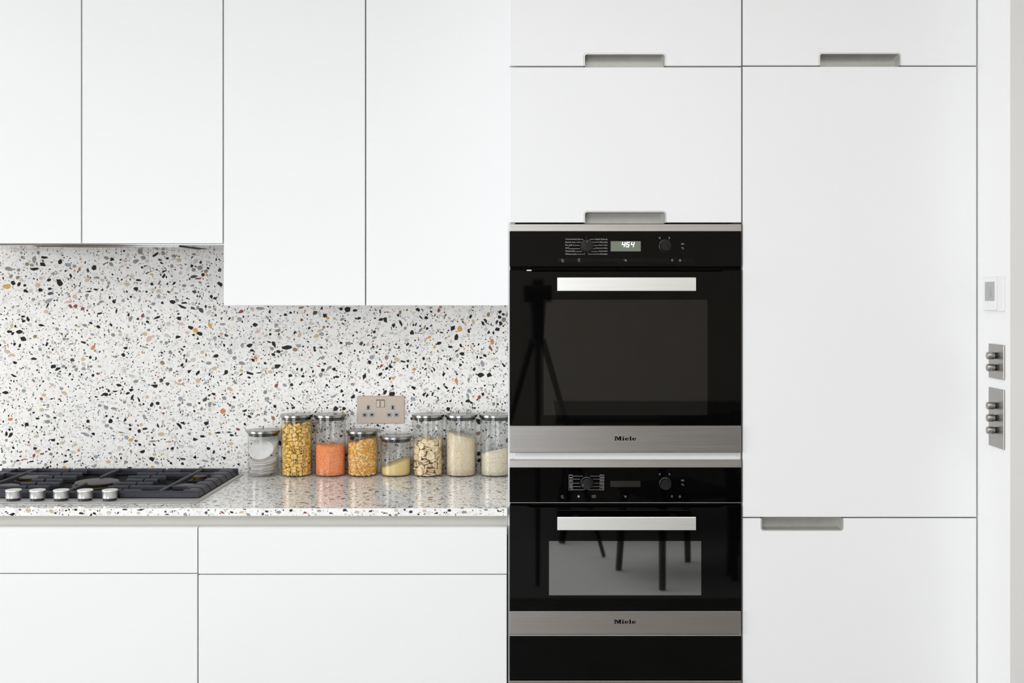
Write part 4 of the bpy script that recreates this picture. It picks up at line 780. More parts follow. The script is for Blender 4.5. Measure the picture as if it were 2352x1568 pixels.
unpack('353,-24,47,63,21,68,33;94,337,47,36,-68,-19,-61;-371,88,47,51,-61,-36,-49;-318,-148,47,37,-68,-20,-60;49,-347,47,5,46,-54,70;233,274,47,61,-19,68,36;14,252,47,61,19,68,-36;-279,-20,48,67,9,70,-22;-271,-268,47,71,-49,-51,1;279,-261,47,17,34,62,69;-40,379,47,70,13,-70,-6;-268,-260,139,67,-59,-40,23;-68,-346,47,55,70,-7,45;355,69,47,71,-16,69,-3;-235,301,47,47,-71,4,-53;-181,-343,71,0,-13,-99,0;329,-143,47,38,69,16,60;220,123,80,28,6,12,-95;-276,79,83,91,-20,-31,21;-378,-79,74,4,-100,-2,1;-3,-381,139,44,-57,-42,56;164,344,129,1,75,-35,56;-128,260,47,26,56,43,-66;-200,-165,47,70,-55,44,8;331,-197,167,3,-1,100,5;329,193,47,65,43,56,-27;-297,239,139,47,-4,71,53;189,-338,71,59,-1,0,81;378,-57,133,1,13,79,-60;-304,196,47,57,66,25,41;-354,5,139,61,-47,-54,34;368,98,139,61,-50,-50,-35;-178,338,139,65,-55,44,-28;-122,-214,47,70,-65,28,-11;290,46,169,43,63,55,-36;-145,214,140,70,58,41,11;-240,-135,125,39,69,23,-57;133,-264,77,20,-45,-19,-85;287,205,135,69,-19,59,38;-65,380,172,10,-75,65,-8;-364,120,190,41,-31,-31,-80;-27,-252,86,90,34,-3,-28;254,-106,139,39,67,-22,59;118,228,136,34,-15,66,-66;258,-252,139,35,68,-18,61;376,69,239,33,-21,-67,-63;-81,279,158,11,94,-6,33;-288,-247,230,4,-47,53,71;56,-262,133,29,-35,66,60;371,-87,221,54,60,-52,28;311,176,222,62,2,-74,27;-226,148,140,22,-61,72,-25;-119,-231,139,50,-71,-2,-50;181,-149,185,19,11,34,91;256,234,276,59,30,-74,-9;36,348,149,51,44,-71,21;-364,-116,187,66,63,38,-16;283,-40,247,92,-33,19,-11;230,264,181,32,-19,-81,46;-151,-350,186,5,67,-23,70;0,-383,230,9,-70,9,-70;381,16,331,71,-69,-11,-8;119,291,223,39,-28,-64,60;-178,-175,181,49,1,-68,54;149,-351,186,69,40,-59,-13;229,310,326,99,10,13,4;-22,233,217,63,-19,70,29;-91,-285,241,93,13,21,-28;306,-123,288,52,40,-75,3;-279,246,230,38,67,22,-60;37,-276,227,23,60,37,67;-118,265,282,33,-40,-75,41;-355,25,231,18,69,25,65;-159,-239,284,25,-67,-70,5;323,-212,327,36,-16,-11,-91;34,374,256,11,77,-25,-58;-199,171,251,35,-37,3,86;-228,-137,251,22,37,60,68;244,-252,230,69,71,-1,17;-285,-71,216,24,3,96,-13;49,-327,304,41,-52,-44,60;232,-276,322,53,-72,0,44;141,195,263,92,14,-11,-35;-241,89,252,74,-31,-15,58;144,-225,239,32,94,-1,8;290,114,299,9,-30,-46,-83;-114,367,317,19,-25,-13,94;132,329,316,66,-71,-12,-22;-290,254,346,47,1,0,89;205,143,332,28,11,-83,48;27,261,311,62,-76,19,7;-361,125,313,71,-67,2,-22;169,-347,302,81,0,0,-58;46,384,391,0,82,58,0;-200,-325,304,49,69,48,22;-187,336,269,79,-2,-28,54;-384,-38,332,19,96,21,-3;-61,-381,362,6,86,-48,-16;335,-102,423,41,39,-25,-78;95,299,408,48,61,-40,-48;-168,-163,350,3,-15,19,-97;49,-358,398,70,-71,-1,10;301,236,407,77,-18,-42,-45;-203,285,382,60,67,41,-15;-352,-157,307,10,-93,35,10;77,-236,377,26,-66,68,-19;254,-95,362,23,28,-58,73;-278,125,364,72,65,-24,-5;-274,-226,334,66,62,-41,-7;376,-75,519,12,-16,93,31;-255,-35,336,15,-27,66,-68;336,-184,479,81,-26,36,38;-142,-320,385,62,-39,68,2;260,-248,405,69,39,58,-16;-44,349,398,86,-32,-20,-34;-295,-101,396,39,18,-81,-40;174,-341,417,7,-66,-25,-71;-259,246,461,23,-39,59,-67;-141,-354,480,0,-52,21,83;250,-247,509,16,50,-39,76;357,-7,421,26,-69,-30,60;167,-344,509,45,-30,-65,54;122,334,500,73,67,-2,-13;-236,-265,413,50,2,75,44;171,-166,412,44,85,-22,-21;203,208,443,51,-81,-6,28;-243,112,450,53,-59,58,-19;-351,-14,450,60,-33,73,-3;-11,-357,468,36,42,-59,58;257,64,373,36,35,-76,42;-32,258,472,24,-59,-70,-33;-350,152,416,5,-23,-65,72;-318,-216,454,5,-89,44,6;349,-160,635,13,4,94,30;-190,334,526,81,-25,13,-52;-271,-64,494,6,-49,-53,69;-127,-204,450,50,-46,23,69;-134,329,436,50,-38,-58,-52;-346,162,507,25,-6,-69,68;-230,-266,505,32,-57,-48,-58;-360,-141,501,2,-55,83,8;241,-58,521,72,-28,64,4;205,284,512,51,-62,54,26;-349,31,534,24,70,-11,66;-86,-262,522,39,18,-81,41;103,-272,484,25,43,81,31;372,99,438,52,10,30,-80;22,307,528,83,38,14,-39;50,-383,582,2,89,46,4;345,168,492,62,29,-12,72;-97,302,525,75,61,-27,1;-156,-347,597,57,61,31,46;277,84,484,57,-43,26,65;47,379,587,71,14,68,5;-260,-77,585,49,7,69,53;-228,110,543,34,-25,-53,74;269,-126,579,34,94,-4,-5;284,210,552,8,13,44,-88;244,66,576,6,26,-84,48;159,318,584,77,58,-27,-2;-283,-219,573,54,73,-18,-38;175,-340,601,9,-66,-25,-71;-241,254,552,52,62,36,47;-44,-384,582,2,-91,42,-4;96,373,717,24,21,-12,-94;-380,-66,607,5,-78,62,6;-155,-219,572,58,-49,54,36;-278,270,671,0,-96,-29,-1;-286,-50,669,80,55,18,-16;-34,-292,599,77,-27,-31,49;382,15,554,93,32,-3,15;272,269,623,24,26,-81,-46;-338,86,610,66,22,62,-36;267,-236,630,35,13,41,-83;369,89,609,21,-31,-89,-26;-165,310,651,51,-13,-55,-65;-189,-146,647,47,-71,-52,3;123,-366,720,46,9,-1,-88;277,0,642,39,38,-44,-71;101,214,680,7,31,49,-81;-250,180,609,5,88,4,-48;-111,-356,693,10,60,-42,-67;324,205,753,35,-60,-71,-10;-77,345,618,49,74,-22,41;-379,44,684,13,8,-82,55;121,-262,595,23,-87,-7,-43;369,-106,712,27,0,-32,91;226,309,695,34,-85,-7,39;-374,-98,743,25,0,8,-97;108,-236,695,19,-44,-77,-41;186,225,741,14,98,0,14;-374,100,823,70,3,-4,72;22,-273,674,72,-64,10,25;254,-69,710,3,-65,11,75;21,342,670,47,45,71,-26;-339,181,705,11,27,-95,11;-243,-260,646,64,-13,64,40;81,-373,855,53,22,76,29;-123,367,819,1,-91,40,-1;-98,-219,701,22,-33,-75,52;290,-200,736,59,72,13,34;-308,-175,663,23,69,-62,-29;203,-285,729,5,7,-71,-70;-179,264,730,16,-27,-40,-86;-9,-332,760,52,-80,-2,30;384,-2,726,29,-87,38,13;232,307,828,97,-15,-19,4;-261,129,695,4,66,67,-34;-227,-194,745,70,-71,-1,-7;352,150,683,65,34,-13,67;-66,296,727,91,9,5,-40;-302,-177,798,85,-47,23,-4;159,348,785,83,4,-24,-50;-221,-317,757,37,-5,8,-92;336,-185,829,25,-91,-23,-23;6,382,801,83,-13,50,-22;-284,61,754,19,-3,30,93;183,-307,818,54,14,65,-52;295,11,762,16,-39,-91,-4;-261,-248,850,55,5,-69,47;255,-245,808,45,9,74,-49;311,224,871,28,46,-33,78;-226,308,838,14,-63,-29,-71;-272,-43,771,15,70,20,-67;-123,-330,787,69,72,-7,4;371,98,803,32,94,6,6;58,279,743,13,76,-6,-63;-293,192,816,5,-65,5,76;45,-265,800,49,-57,-63,-20;156,234,855,53,-45,-68,24;-139,355,935,67,41,-60,-15;-265,-88,883,63,11,15,-76;-121,-214,792,32,51,17,78;-70,290,849,47,27,58,61;254,-252,910,56,-50,25,-61;217,143,774,88,-15,-39,23;-257,110,864,10,70,-12,-69;-367,-103,872,17,0,-76,-62;-48,-357,848,59,67,29,-35;-352,11,806,45,-34,12,-81;-172,-341,878,70,42,56,13;265,110,847,10,51,-71,47;92,-376,972,12,-27,-95,7;227,-94,803,66,46,-57,16;101,372,912,83,6,-25,-49;-245,299,953,82,2,0,-57;344,-176,1342,99,-9,4,-10;340,-85,851,77,-3,-50,39;-159,205,847,65,-68,-33,0;-273,20,891,73,-27,-30,55;69,284,914,50,-48,-70,18;-126,-226,891,58,52,-61,15;258,-154,918,54,11,19,81;194,162,943,7,85,23,-46;-69,-380,966,81,-9,-8,58;-280,215,908,4,67,-25,70;175,-343,949,24,10,9,96;189,298,946,25,-1,-64,73;-85,246,936,48,58,32,58;-272,100,982,7,-47,88,8;21,-242,889,8,74,-7,-67;352,12,869,60,-23,-59,49;7,384,997,73,-23,28,-58;-277,209,1000,56,11,-69,-44;-305,-233,942,93,29,24,-4;-379,-31,954,10,-7,-76,-64;-129,-306,960,30,-78,7,-55;165,345,1027,22,53,-71,-41;-362,122,943,2,21,69,69;-185,-160,934,74,62,-19,-17;258,-286,1033,26,-51,82,4;367,120,955,32,-1,-15,-94;-78,347,1037,34,46,-60,56;9,-331,977,97,20,-2,12;377,-62,948,63,-50,45,40;26,257,1007,72,65,1,-24;-172,346,1052,9,-6,-3,99;151,-183,954,47,20,-64,58;-378,60,1039,71,68,3,-15;200,-210,1028,83,42,-37,-3;304,47,984,46,-3,16,87;88,250,1077,61,-59,46,25;-291,-118,996,56,82,-9,7;218,89,1045,44,-78,38,21;-165,204,1086,39,53,-19,72;-362,-122,1059,51,59,-31,54;-108,-371,1196,71,-9,-5,70;382,-60,1065,17,0,-6,98;77,378,1262,30,-12,7,-94;-263,-7,1040,63,36,55,41;76,-249,1042,84,-43,-26,-20;303,233,965,25,16,-81,-50;-278,267,1112,44,-6,-3,-89;339,-176,1031,76,-37,43,31;-305,172,1081,59,-37,49,-53;-285,-253,1094,3,47,-49,74;275,-229,1198,13,-52,50,-68;364,117,1077,42,-68,39,46;-378,77,1154,0,-18,-98,3;-241,-105,1099,57,-1,-76,31;-9,-276,1082,14,39,-6,91;282,-64,1017,23,-1,-58,78;288,250,1055,4,39,-41,83;-247,37,1125,19,-63,62,42;-212,-231,1033,26,-36,47,76;345,167,1189,83,26,31,-37;-71,375,1148,71,-31,58,-22;-206,-184,1149,58,46,-66,9;34,-380,1092,14,-64,6,-75;246,-19,1090,48,-25,-79,29;231,307,1161,19,-90,-39,10;-182,300,1173,60,61,-31,42;-110,-354,1076,70,-22,59,-35;283,-222,1106,73,-41,-55,-1;-88,270,1152,7,42,-89,-14;-360,-20,1133,26,-69,24,-64;156,-312,1111,15,-24,21,-93;348,50,1178,30,-83,7,46;-4,276,1093,73,61,12,-28;-119,-243,1105,9,89,-8,-45;229,-107,1124,35,-34,-80,34;217,226,1113,35,16,-90,-18;-370,-110,1176,59,-3,2,81;369,106,1290,24,43,83,-26;80,376,1107,46,-29,-9,84;-314,155,1176,25,-58,48,61;-271,-270,1217,76,54,30,22;126,-219,1138,72,18,-50,45;51,-90,1399,30,81,49,-7;-271,-120,1190,51,-24,67,48;20,-383,1217,17,-81,-42,36;378,-76,1203,36,3,5,-93;-347,171,1294,1,67,-74,0;-183,183,1184,34,-57,17,-73;195,-328,1225,53,-10,81,24;137,334,1171,65,-71,1,-26;-355,-14,1224,72,3,-69,-11;-155,-289,1176,77,-33,26,-48;157,-199,1224,67,53,13,-51;252,123,1132,89,11,-38,-21;8,306,1210,41,-13,9,90;-222,-141,1265,29,-79,-15,-52;61,-299,1191,3,41,-83,38;152,319,1262,70,64,-21,-26;-49,-286,1241,23,-1,85,-47;314,220,1257,35,-34,-84,-22;-360,-127,1293,62,67,-15,39;134,-356,1334,63,-48,29,-54;382,42,1357,4,21,-91,35;-264,282,1250,95,-6,3,-32;316,-147,1214,40,-7,88,-26;181,185,1222,44,52,42,-59;-160,312,1261,74,67,-5,-1;28,-21,1340,61,17,-37,-68;-76,-378,1343,60,-1,0,80;-223,193,1268,80,3,59,10;-244,-299,1348,1,-35,94,-1;-74,268,1299,24,90,-20,29;-360,-130,1418,14,-4,88,-45;-106,-365,1492,18,88,17,40;303,13,1251,40,-59,35,61;-47,379,1300,44,56,-63,-30;-151,-324,1331,68,67,-29,-7;263,-276,1302,54,-18,76,32;-293,250,1395,1,82,-58,0;-278,-86,1318,78,26,-13,56;-8,-311,1321,11,21,-47,-85;240,-109,1296,5,-39,-24,-89;69,244,1368,21,3,0,98;-289,49,1285,95,29,-7,3;-161,-212,1267,73,9,-52,42;214,-171,1360,44,75,45,-18;248,155,1279,83,-30,-36,-31;-102,-116,1343,5,87,2,-49;106,-11,1391,53,-56,13,62;236,303,1312,8,85,-39,35;-17,74,1446,18,52,-44,-71;341,-73,1349,75,-40,-24,47;303,237,1395,30,-86,-41,6;-107,367,1373,40,72,-43,-36;-376,84,1294,84,-1,0,-54;128,-223,1351,12,-18,53,82;212,14,1356,25,77,59,9;-49,192,1350,64,-1,77,-1;-268,114,1349,30,-92,26,-1;-278,-212,1362,40,-21,-82,35;314,17,1440,50,-34,53,-60;97,144,1402,89,-30,35,-6;-102,103,1334,14,-96,-13,19;-387,-9,1344,1,94,-35,0;-123,-206,1363,20,-57,71,-36;269,128,1368,73,-37,47,33;88,346,1377,70,-11,-61,35;-366,109,1411,68,-71,1,-19;-155,-324,1422,67,-45,51,30;276,-264,1392,46,-78,0,-43;195,222,1380,23,-17,-95,-9;-223,309,1389,0,35,94,-1;-166,-96,1409,20,46,19,85;-24,-184,1421,26,37,72,52;202,-82,1434,84,34,-39,-18;-17,284,1415,20,32,-86,35;-100,-1,1408,8,90,-11,42;-179,-171,1464,33,81,-41,-28;254,-212,1469,83,36,10,41;160,53,1451,76,53,-6,37;-252,288,1543,30,90,-3,-32;-261,-24,1403,35,-32,-46,75;74,-259,1415,43,87,-23,-1;267,-142,1531,74,-9,57,-35;172,307,1431,69,-25,64,20;-289,74,1459,29,68,-54,41;-56,-16,1509,39,32,29,-81;87,25,1507,81,-56,3,-16;328,124,1453,16,59,-4,-79;-16,177,1443,23,40,-39,-80;-373,-2,1487,24,26,82,-46;25,-383,1417,90,11,-31,-28;347,-33,1557,47,-44,-22,74;53,258,1496,25,66,42,-57;-183,86,1398,71,-23,-29,-60;-2,-291,1465,55,14,16,80;361,-123,1449,69,44,-46,35;200,180,1501,48,-23,-57,-62;-193,203,1386,42,83,-20,-32;-149,141,1509,84,26,-47,6;125,-171,1476,30,-86,9,40;-8,381,1481,37,-55,-31,68;118,367,1491,9,-88,-45,10;-207,210,1486,46,83,-9,-30;-299,-212,1468,43,54,67,-29;272,-51,1497,26,-44,71,-49;274,263,1502,91,33,19,18;-91,277,1475,98,-8,20,1;-191,-49,1492,48,35,0,80;-20,-115,1487,56,-19,40,-70;350,62,1521,37,52,57,52;-149,355,1481,75,-6,-21,62;-342,171,1517,19,28,34,-88;101,-363,1520,56,20,-81,-1;144,-314,1443,69,-32,52,40', J2, [keep('pasta_tube', ring_tube(.0046, .0029, L), 'pasta') for L in (.0136, .0128, .0138)], 'pasta_tube', 'short yellow pasta tube in the tall jar', 'pasta', 'pasta tubes in the tall jar')
def slice_mesh(r, th, seed):
    q = random.Random(seed); t = bmesh.new(); n = 20; wv = [q.uniform(0, 6.28) for _ in range(4)]; rad = [r*.97*(1+.05*math.sin(4*math.pi*i/n+wv[1])+.035*math.sin(6*math.pi*i/n+wv[2])+.02*math.sin(10*math.pi*i/n+wv[3])) for i in range(n)]
    prof = [(0, -th*.15), (.5, -th*.3), (.93, -th*.5), (1, -th*.2), (1, th*.3), (.9, th*.5), (.55, th*.15), (.2, th*.05), (0, -th*.1)]
    rings = []
    for f, z in prof:
        if f == 0: rings.append([t.verts.new((0, 0, z))])
        else: rings.append([t.verts.new((f*rad[i]*math.cos(2*math.pi*i/n), f*rad[i]*math.sin(2*math.pi*i/n), z+f*f*.0011*math.sin(4*math.pi*i/n+wv[0])+q.uniform(-.0003, .0003))) for i in range(n)])
    for a, b in zip(rings, rings[1:]):
        for i in range(n):
            j = (i+1) % n
            if len(a) == 1: t.faces.new((a[0], b[i], b[j]))
            elif len(b) == 1: t.faces.new((a[i], a[j], b[0]))
            else: t.faces.new((a[i], a[j], b[j], b[i]))
    return t
unpack('240,-93,27,100,0,0,9;-189,122,25,74,0,0,-67;-307,-113,28,0,75,67,0;272,150,28,0,-99,-13,0;-387,91,103,36,-51,49,-61;174,-296,27,83,0,0,-56;126,282,61,98,-6,-13,-10;-305,-122,78,0,26,97,0;327,-226,88,45,-70,-7,54;-237,92,76,0,-27,96,0;-13,-325,25,44,0,0,-90;395,-51,88,14,-71,-5,69;-268,284,123,69,35,61,-19;98,-307,78,16,0,0,-99;326,112,80,0,-100,-4,0;-280,-74,129,46,0,0,-89;298,-156,156,41,70,11,57;-73,353,87,0,-22,86,46;-213,-318,125,10,-31,-70,64;55,-82,64,75,2,-21,-63;-253,137,129,69,0,0,72;120,-288,129,75,0,0,-66;249,106,134,93,2,-8,-35;-380,-117,297,69,-37,60,-18;119,-285,182,0,60,-80,0;125,305,110,2,-81,57,-14;-316,-138,182,0,-98,20,0;-33,-105,151,17,68,-64,31;-94,293,101,34,28,-37,82;-130,-136,28,0,-95,-32,0;73,382,238,55,-66,-31,-40;-256,69,180,79,0,0,-61;-35,-340,180,76,5,-65,-7;-91,274,162,11,-42,78,44;-101,-220,78,1,-72,69,2;376,-124,414,64,2,74,-19;-136,297,298,30,6,41,-86;-161,-307,206,74,-60,22,-17;382,105,198,65,-2,-74,20;-226,65,232,91,0,0,42;-160,-249,209,76,-51,40,6;295,262,175,74,-48,47,-6;-302,-194,330,69,-36,60,-18;189,-77,142,90,-33,18,-23;-54,195,132,4,-30,84,46;-241,91,284,0,10,-100,0;-20,28,107,18,-15,52,82;-53,188,234,46,-84,15,23;40,-307,281,89,0,9,44;-2,83,107,52,81,-21,17;-366,7,292,66,-6,71,24;308,-23,282,66,-64,-34,-20;82,283,238,7,4,-83,-55;-27,-16,238,15,0,-97,-17;226,109,181,3,-87,49,-8;55,161,236,41,7,-76,-49;53,7,333,10,-95,25,-13;216,109,233,70,5,-7,-70;-313,93,379,4,-81,-54,23;370,-142,238,48,31,-62,-54;252,177,291,0,99,-9,8;-196,-151,286,39,13,50,77;111,-109,260,4,-13,-99,7;-88,165,350,71,-5,-2,70;235,-283,310,56,-9,70,-43;339,42,367,49,-59,42,49;-57,-81,330,84,26,-14,-47;101,-253,326,34,3,4,94;327,102,424,55,-56,39,48;-229,-117,403,16,84,32,-42;158,-156,363,14,90,36,-19;246,236,343,48,7,-5,-88;-28,-301,376,47,17,-10,-86;132,76,314,7,66,70,27;-118,239,398,50,4,-4,-87;-59,-301,421,45,18,-10,-87;72,320,379,16,-95,-25,7;-287,185,410,96,-11,26,8;203,-172,416,21,97,-2,-12;-158,286,443,69,3,-5,-72;-205,2,416,20,94,-23,-17;390,-11,594,55,-43,56,-44;-261,295,558,50,-74,0,44;148,-203,504,5,-31,-92,23;61,119,416,77,1,0,64;-385,94,551,55,29,-66,-42;113,-380,590,44,-61,41,52;-4,308,490,98,-4,14,14;-153,135,480,2,-19,-97,-17;308,-195,530,42,-16,85,-28;35,306,534,14,57,-81,-2;-117,-307,451,17,53,82,10;337,-15,539,17,-69,-16,68;-215,134,532,71,12,-13,68;162,-326,494,56,-74,-34,-14;104,129,469,94,1,1,-34;-167,-351,894,65,-70,2,-29;284,-203,616,44,43,79,-1;242,230,396,19,8,-3,-98;-57,-290,543,45,-10,9,88;252,-39,491,40,-55,-20,70;174,294,471,33,69,59,27;0,-54,490,3,81,-57,-14;329,221,539,54,8,71,45;-70,-87,450,12,-84,-52,9;68,-235,599,20,95,-23,3;91,313,571,12,-16,-98,8;-330,-217,540,30,39,58,65;279,199,630,5,62,32,-71;90,315,623,1,-13,-6,-99;-227,-289,532,8,-59,-40,69;-1,63,558,19,14,-3,97;-365,-33,531,66,-39,-61,21;-144,-363,675,11,-38,-56,-73;-71,296,646,42,-44,79,-3;-247,-95,537,83,-9,12,-54;293,-163,683,31,87,24,31;-221,160,625,17,0,26,-95;-114,-302,676,75,-43,47,18;339,208,728,70,-43,56,-8;-225,-81,583,12,64,-75,-9;135,-100,583,70,-51,38,33;181,23,456,50,26,-65,-51;-110,-66,627,1,75,-65,-12;322,-132,779,40,9,89,-18;81,27,604,34,-19,4,-92;-91,-103,672,4,58,-80,-12;261,-4,631,56,12,-41,-71;115,322,695,26,-27,-92,11;101,-262,668,80,-16,13,57;136,112,631,98,-4,19,-6;-340,-32,670,94,1,1,34;113,-127,717,65,-2,-1,76;123,304,752,26,-27,-92,11;-279,-199,657,5,-98,18,5;153,114,679,98,-3,20,2;-27,200,730,20,43,8,-88;-311,-248,769,26,-34,-62,65;321,0,774,3,35,-27,-90;-225,127,665,8,-3,26,-96;70,-8,772,1,36,93,3;126,279,812,87,8,27,40;-323,-65,721,1,85,-52,-1;388,-88,954,70,30,63,15;-231,313,873,67,43,57,-21;-49,-202,748,23,-12,-7,96;189,121,721,96,-7,19,-18;-266,15,1060,90,11,-7,41;31,-327,789,77,18,-9,60;-134,18,781,21,-66,-71,-12;-146,-192,790,91,-14,-15,37;134,-118,809,67,16,-11,71;-54,123,743,37,11,89,23;-171,-180,836,95,-12,-17,23;307,22,827,54,-44,-1,71;-220,101,709,25,-96,13,8;51,-305,851,0,-20,96,20;169,281,845,78,-19,21,-56;-183,73,750,21,-64,-72,-16;158,-152,848,11,-37,-91,-16;-210,256,737,23,-7,31,92;-331,-49,772,67,-1,1,-74;43,-70,915,6,-38,38,84;-371,135,764,1,69,-26,-68;-393,-10,893,19,66,16,70;250,87,859,11,63,-47,61;-321,99,887,48,50,35,64;-97,24,839,24,-86,-46,-5;-35,307,852,43,-15,89,-5;-345,-107,903,72,-7,68,-12;244,-311,794,73,-47,-48,-9;-279,94,924,70,30,52,37;-214,-129,866,79,-18,-11,58;224,148,828,5,-49,61,-61;-226,140,939,57,44,42,56;-2,-284,920,18,-96,20,8;303,257,898,70,-39,60,9;-205,-152,987,11,19,-10,-97;222,-162,894,16,-89,41,12;145,314,954,20,86,41,-21;-200,-139,929,1,-90,39,-21;87,69,901,49,69,52,6;-170,160,937,32,-69,-39,52;225,-203,945,49,10,-11,86;192,190,952,96,-25,10,-5;-65,272,977,13,-87,23,-41;221,-189,1005,92,15,-3,35;-74,236,882,32,57,70,29;338,61,1042,26,0,-97,-4;-36,37,987,56,-25,12,78;-72,389,1020,27,-38,59,66;-70,-351,1020,38,-6,-78,49;297,88,1006,70,21,16,66;113,-376,954,55,33,57,-52;23,-264,981,87,15,13,-46', J6, [keep('banana_slice', slice_mesh(r, th_, s_), 'banana') for r, th_, s_ in ((.0126, .0040, 1), (.0108, .0038, 2), (.0094, .0042, 3))], 'banana_slice', 'dried banana slice in the tall jar', 'fruit', 'dried banana slices in the tall jar')
def wafer_mesh():
    t = bmesh.new(); r = .0368
    return lathe(t, [(0, -.0012), (r*.6, -.001), (r*.9, -.0003), (r, .0006), (r*.995, .0016), (r*.9, .0014), (r*.6, .0008), (0, .0006)], 40)
wf = keep('wafer', wafer_mesh(), 'wafer'); rw = random.Random(3); wl_ = []
for k in range(12): wl_.append(((rw.uniform(-.003, .003)+.0006*(k-7), rw.uniform(-.003, .003), .0055+.0037*k), (rw.uniform(-.04, .04)+.014*k, rw.uniform(-.05, .05)-.05, 0)))   # the settled stack
for k in range(5):                                           # and those that lean back on one another above it
    t = .86-.02*k; n_ = Vector((.12, -math.sin(t), math.cos(t))); dn = Vector((-.27, -.93*math.cos(t), -.93*math.sin(t)))
    c_ = Vector((.0050, .0175, .0905))+n_*.0042*k+dn*.0088*k; wl_.append((tuple(c_), (t, .14, -.42+.08*k)))
for k, (loc, eul) in enumerate(wl_):
    o = bpy.data.objects.new('wafer', wf); COL.objects.link(o); o.location = J1+Vector(loc); o.rotation_euler = eul
    if k < 12: tag(o, 'thin round pale wafer lying in the stack low in the jar beside the hob', 'wafer', 'wafers stacked low in the short jar')
    else: tag(o, 'thin round pale wafer leaning upright in the top of the jar beside the hob', 'wafer', 'wafers leaning in the short jar')

def heap(name, jarpos, hfun, core, grain, mats, spacing, label, cat, seed, inset=.0012, rr=.0441):
    """a fill of loose grain: a solid mass with separate grains over its side and top"""
    r = random.Random(seed); n = 56; R0 = rr-inset*1.6; z0 = .0036
    V = []; Fc = []; MI = []
    # the mass
    rows_ = 6
    for k in range(rows_+1):
        for i in range(n):
            a = 2*math.pi*i/n; x, y = R0*math.cos(a), R0*math.sin(a); zt_ = hfun(x, y)-inset*.8
            rad = R0-.003*(k == 0); V.append((rad*math.cos(a), rad*math.sin(a), z0+(zt_-z0)*k/rows_ if k else z0))
    for k in range(rows_):
        for i in range(n):
            j = (i+1) % n; Fc.append((k*n+i, k*n+j, (k+1)*n+j, (k+1)*n+i)); MI.append(0)
    prev = rows_*n
    for q in range(7, 0, -1):
        b = len(V); f = q/8
        for i in range(n):
            a = 2*math.pi*i/n; x, y = R0*f*math.cos(a), R0*f*math.sin(a); V.append((x, y, hfun(x, y)-inset*.8))
        for i in range(n): j = (i+1) % n; Fc.append((prev+i, prev+j, b+j, b+i)); MI.append(0)
        prev = b
    b = len(V); V.append((0, 0, hfun(0, 0)-inset*.8))
    for i in range(n): Fc.append((prev+i, prev+(i+1) % n, b)); MI.append(0)
    Fc.append(tuple(range(n))[::-1]); MI.append(0)
    # the grains
    if grain:
        gv, gf, gm = grain
        def add(p, rot):
            b = len(V); s = r.uniform(.88, 1.12); m_ = 1 if len(mats) < 3 or r.random() > (.3 if mats[2] == 'corn_tip' else .07) else 2
            for v in gv: V.append(tuple(Vector(p)+rot @ (Vector(v)*s)))
            for f, mm in zip(gf, gm): Fc.append(tuple(q+b for q in f)); MI.append(mm if mm > 1 else m_)
        cell = {}
        def far(u, v, tag_):
            k = (tag_, int(u//spacing), int(v//spacing))
            for a in (-1, 0, 1):
                for c in (-1, 0, 1):
                    for (p, q) in cell.get((tag_, k[1]+a, k[2]+c), ()):
                        if (p-u)**2+(q-v)**2 < spacing**2: return False
            cell.setdefault(k, []).append((u, v)); return True
        Rg = rr-inset
        hmax = max(hfun(Rg*math.cos(a), Rg*math.sin(a)) for a in np.linspace(0, 6.28, 40))
        N1 = int(2*math.pi*Rg*hmax/spacing**2*3.2)
        for _ in range(N1):
            u = r.uniform(0, 2*math.pi*Rg); z = r.uniform(z0+inset, hmax); a = u/Rg; x, y = Rg*math.cos(a), Rg*math.sin(a)
            if z > hfun(x, y) or not far(u, z, 0): continue
            q = Matrix.Rotation(a, 3, 'Z') @ Matrix.Rotation(r.uniform(-.5, .5), 3, 'Y') @ Matrix.Rotation(r.uniform(0, 6.28), 3, 'X')
            add((x-r.uniform(0, inset)*math.cos(a), y-r.uniform(0, inset)*math.sin(a), z), q)
        N2 = int(math.pi*Rg**2/spacing**2*3.2)
        for _ in range(N2):
            x, y = r.uniform(-Rg, Rg), r.uniform(-Rg, Rg)
            if x*x+y*y > Rg*Rg or not far(x, y, 1): continue
            q = Quaternion((r.gauss(0, 1), r.gauss(0, 1), r.gauss(0, 1), r.gauss(0, 1))).normalized().to_matrix()
            add((x, y, hfun(x, y)), q)
    me = bpy.data.meshes.new(name); me.from_pydata(V, [], Fc)
    for m_ in (mats if grain else [core]): me.materials.append(M[m_])
    me.polygons.foreach_set('material_index', MI); me.polygons.foreach_set('use_smooth', [True]*len(MI))
    o = bpy.data.objects.new(name, me); COL.objects.link(o); o.location = jarpos
    return tag(o, label, cat, None, 'stuff')
def ellip(a, b, c, nu=6, nv=3, tip=None):
    """small grain: half-axes a (outward), b, c"""
    V = [(0, 0, -c)]; Fc = []; Mi = []
    for k in range(1, nv+1):
        t = math.pi*k/(nv+1)
        for i in range(nu): p = 2*math.pi*i/nu; V.append((a*math.sin(t)*math.cos(p), b*math.sin(t)*math.sin(p), -c*math.cos(t)))
    V.append((0, 0, c)); e = len(V)-1
    for i in range(nu):
        j = (i+1) % nu; Fc.append((0, 1+j, 1+i)); Mi.append(tip or 1)
        for k in range(nv-1): Fc.append((1+k*nu+i, 1+k*nu+j, 1+(k+1)*nu+j, 1+(k+1)*nu+i)); Mi.append(1)
        Fc.append((1+(nv-1)*nu+i, 1+(nv-1)*nu+j, e)); Mi.append(1)
    return V, Fc, Mi
cl = lambda v, a, b: max(a, min(b, v))
def wob(x, y, k=1.0): return .0012*k*(math.sin(x*190+1)*math.cos(y*160)+.6*math.sin(x*90-y*120))
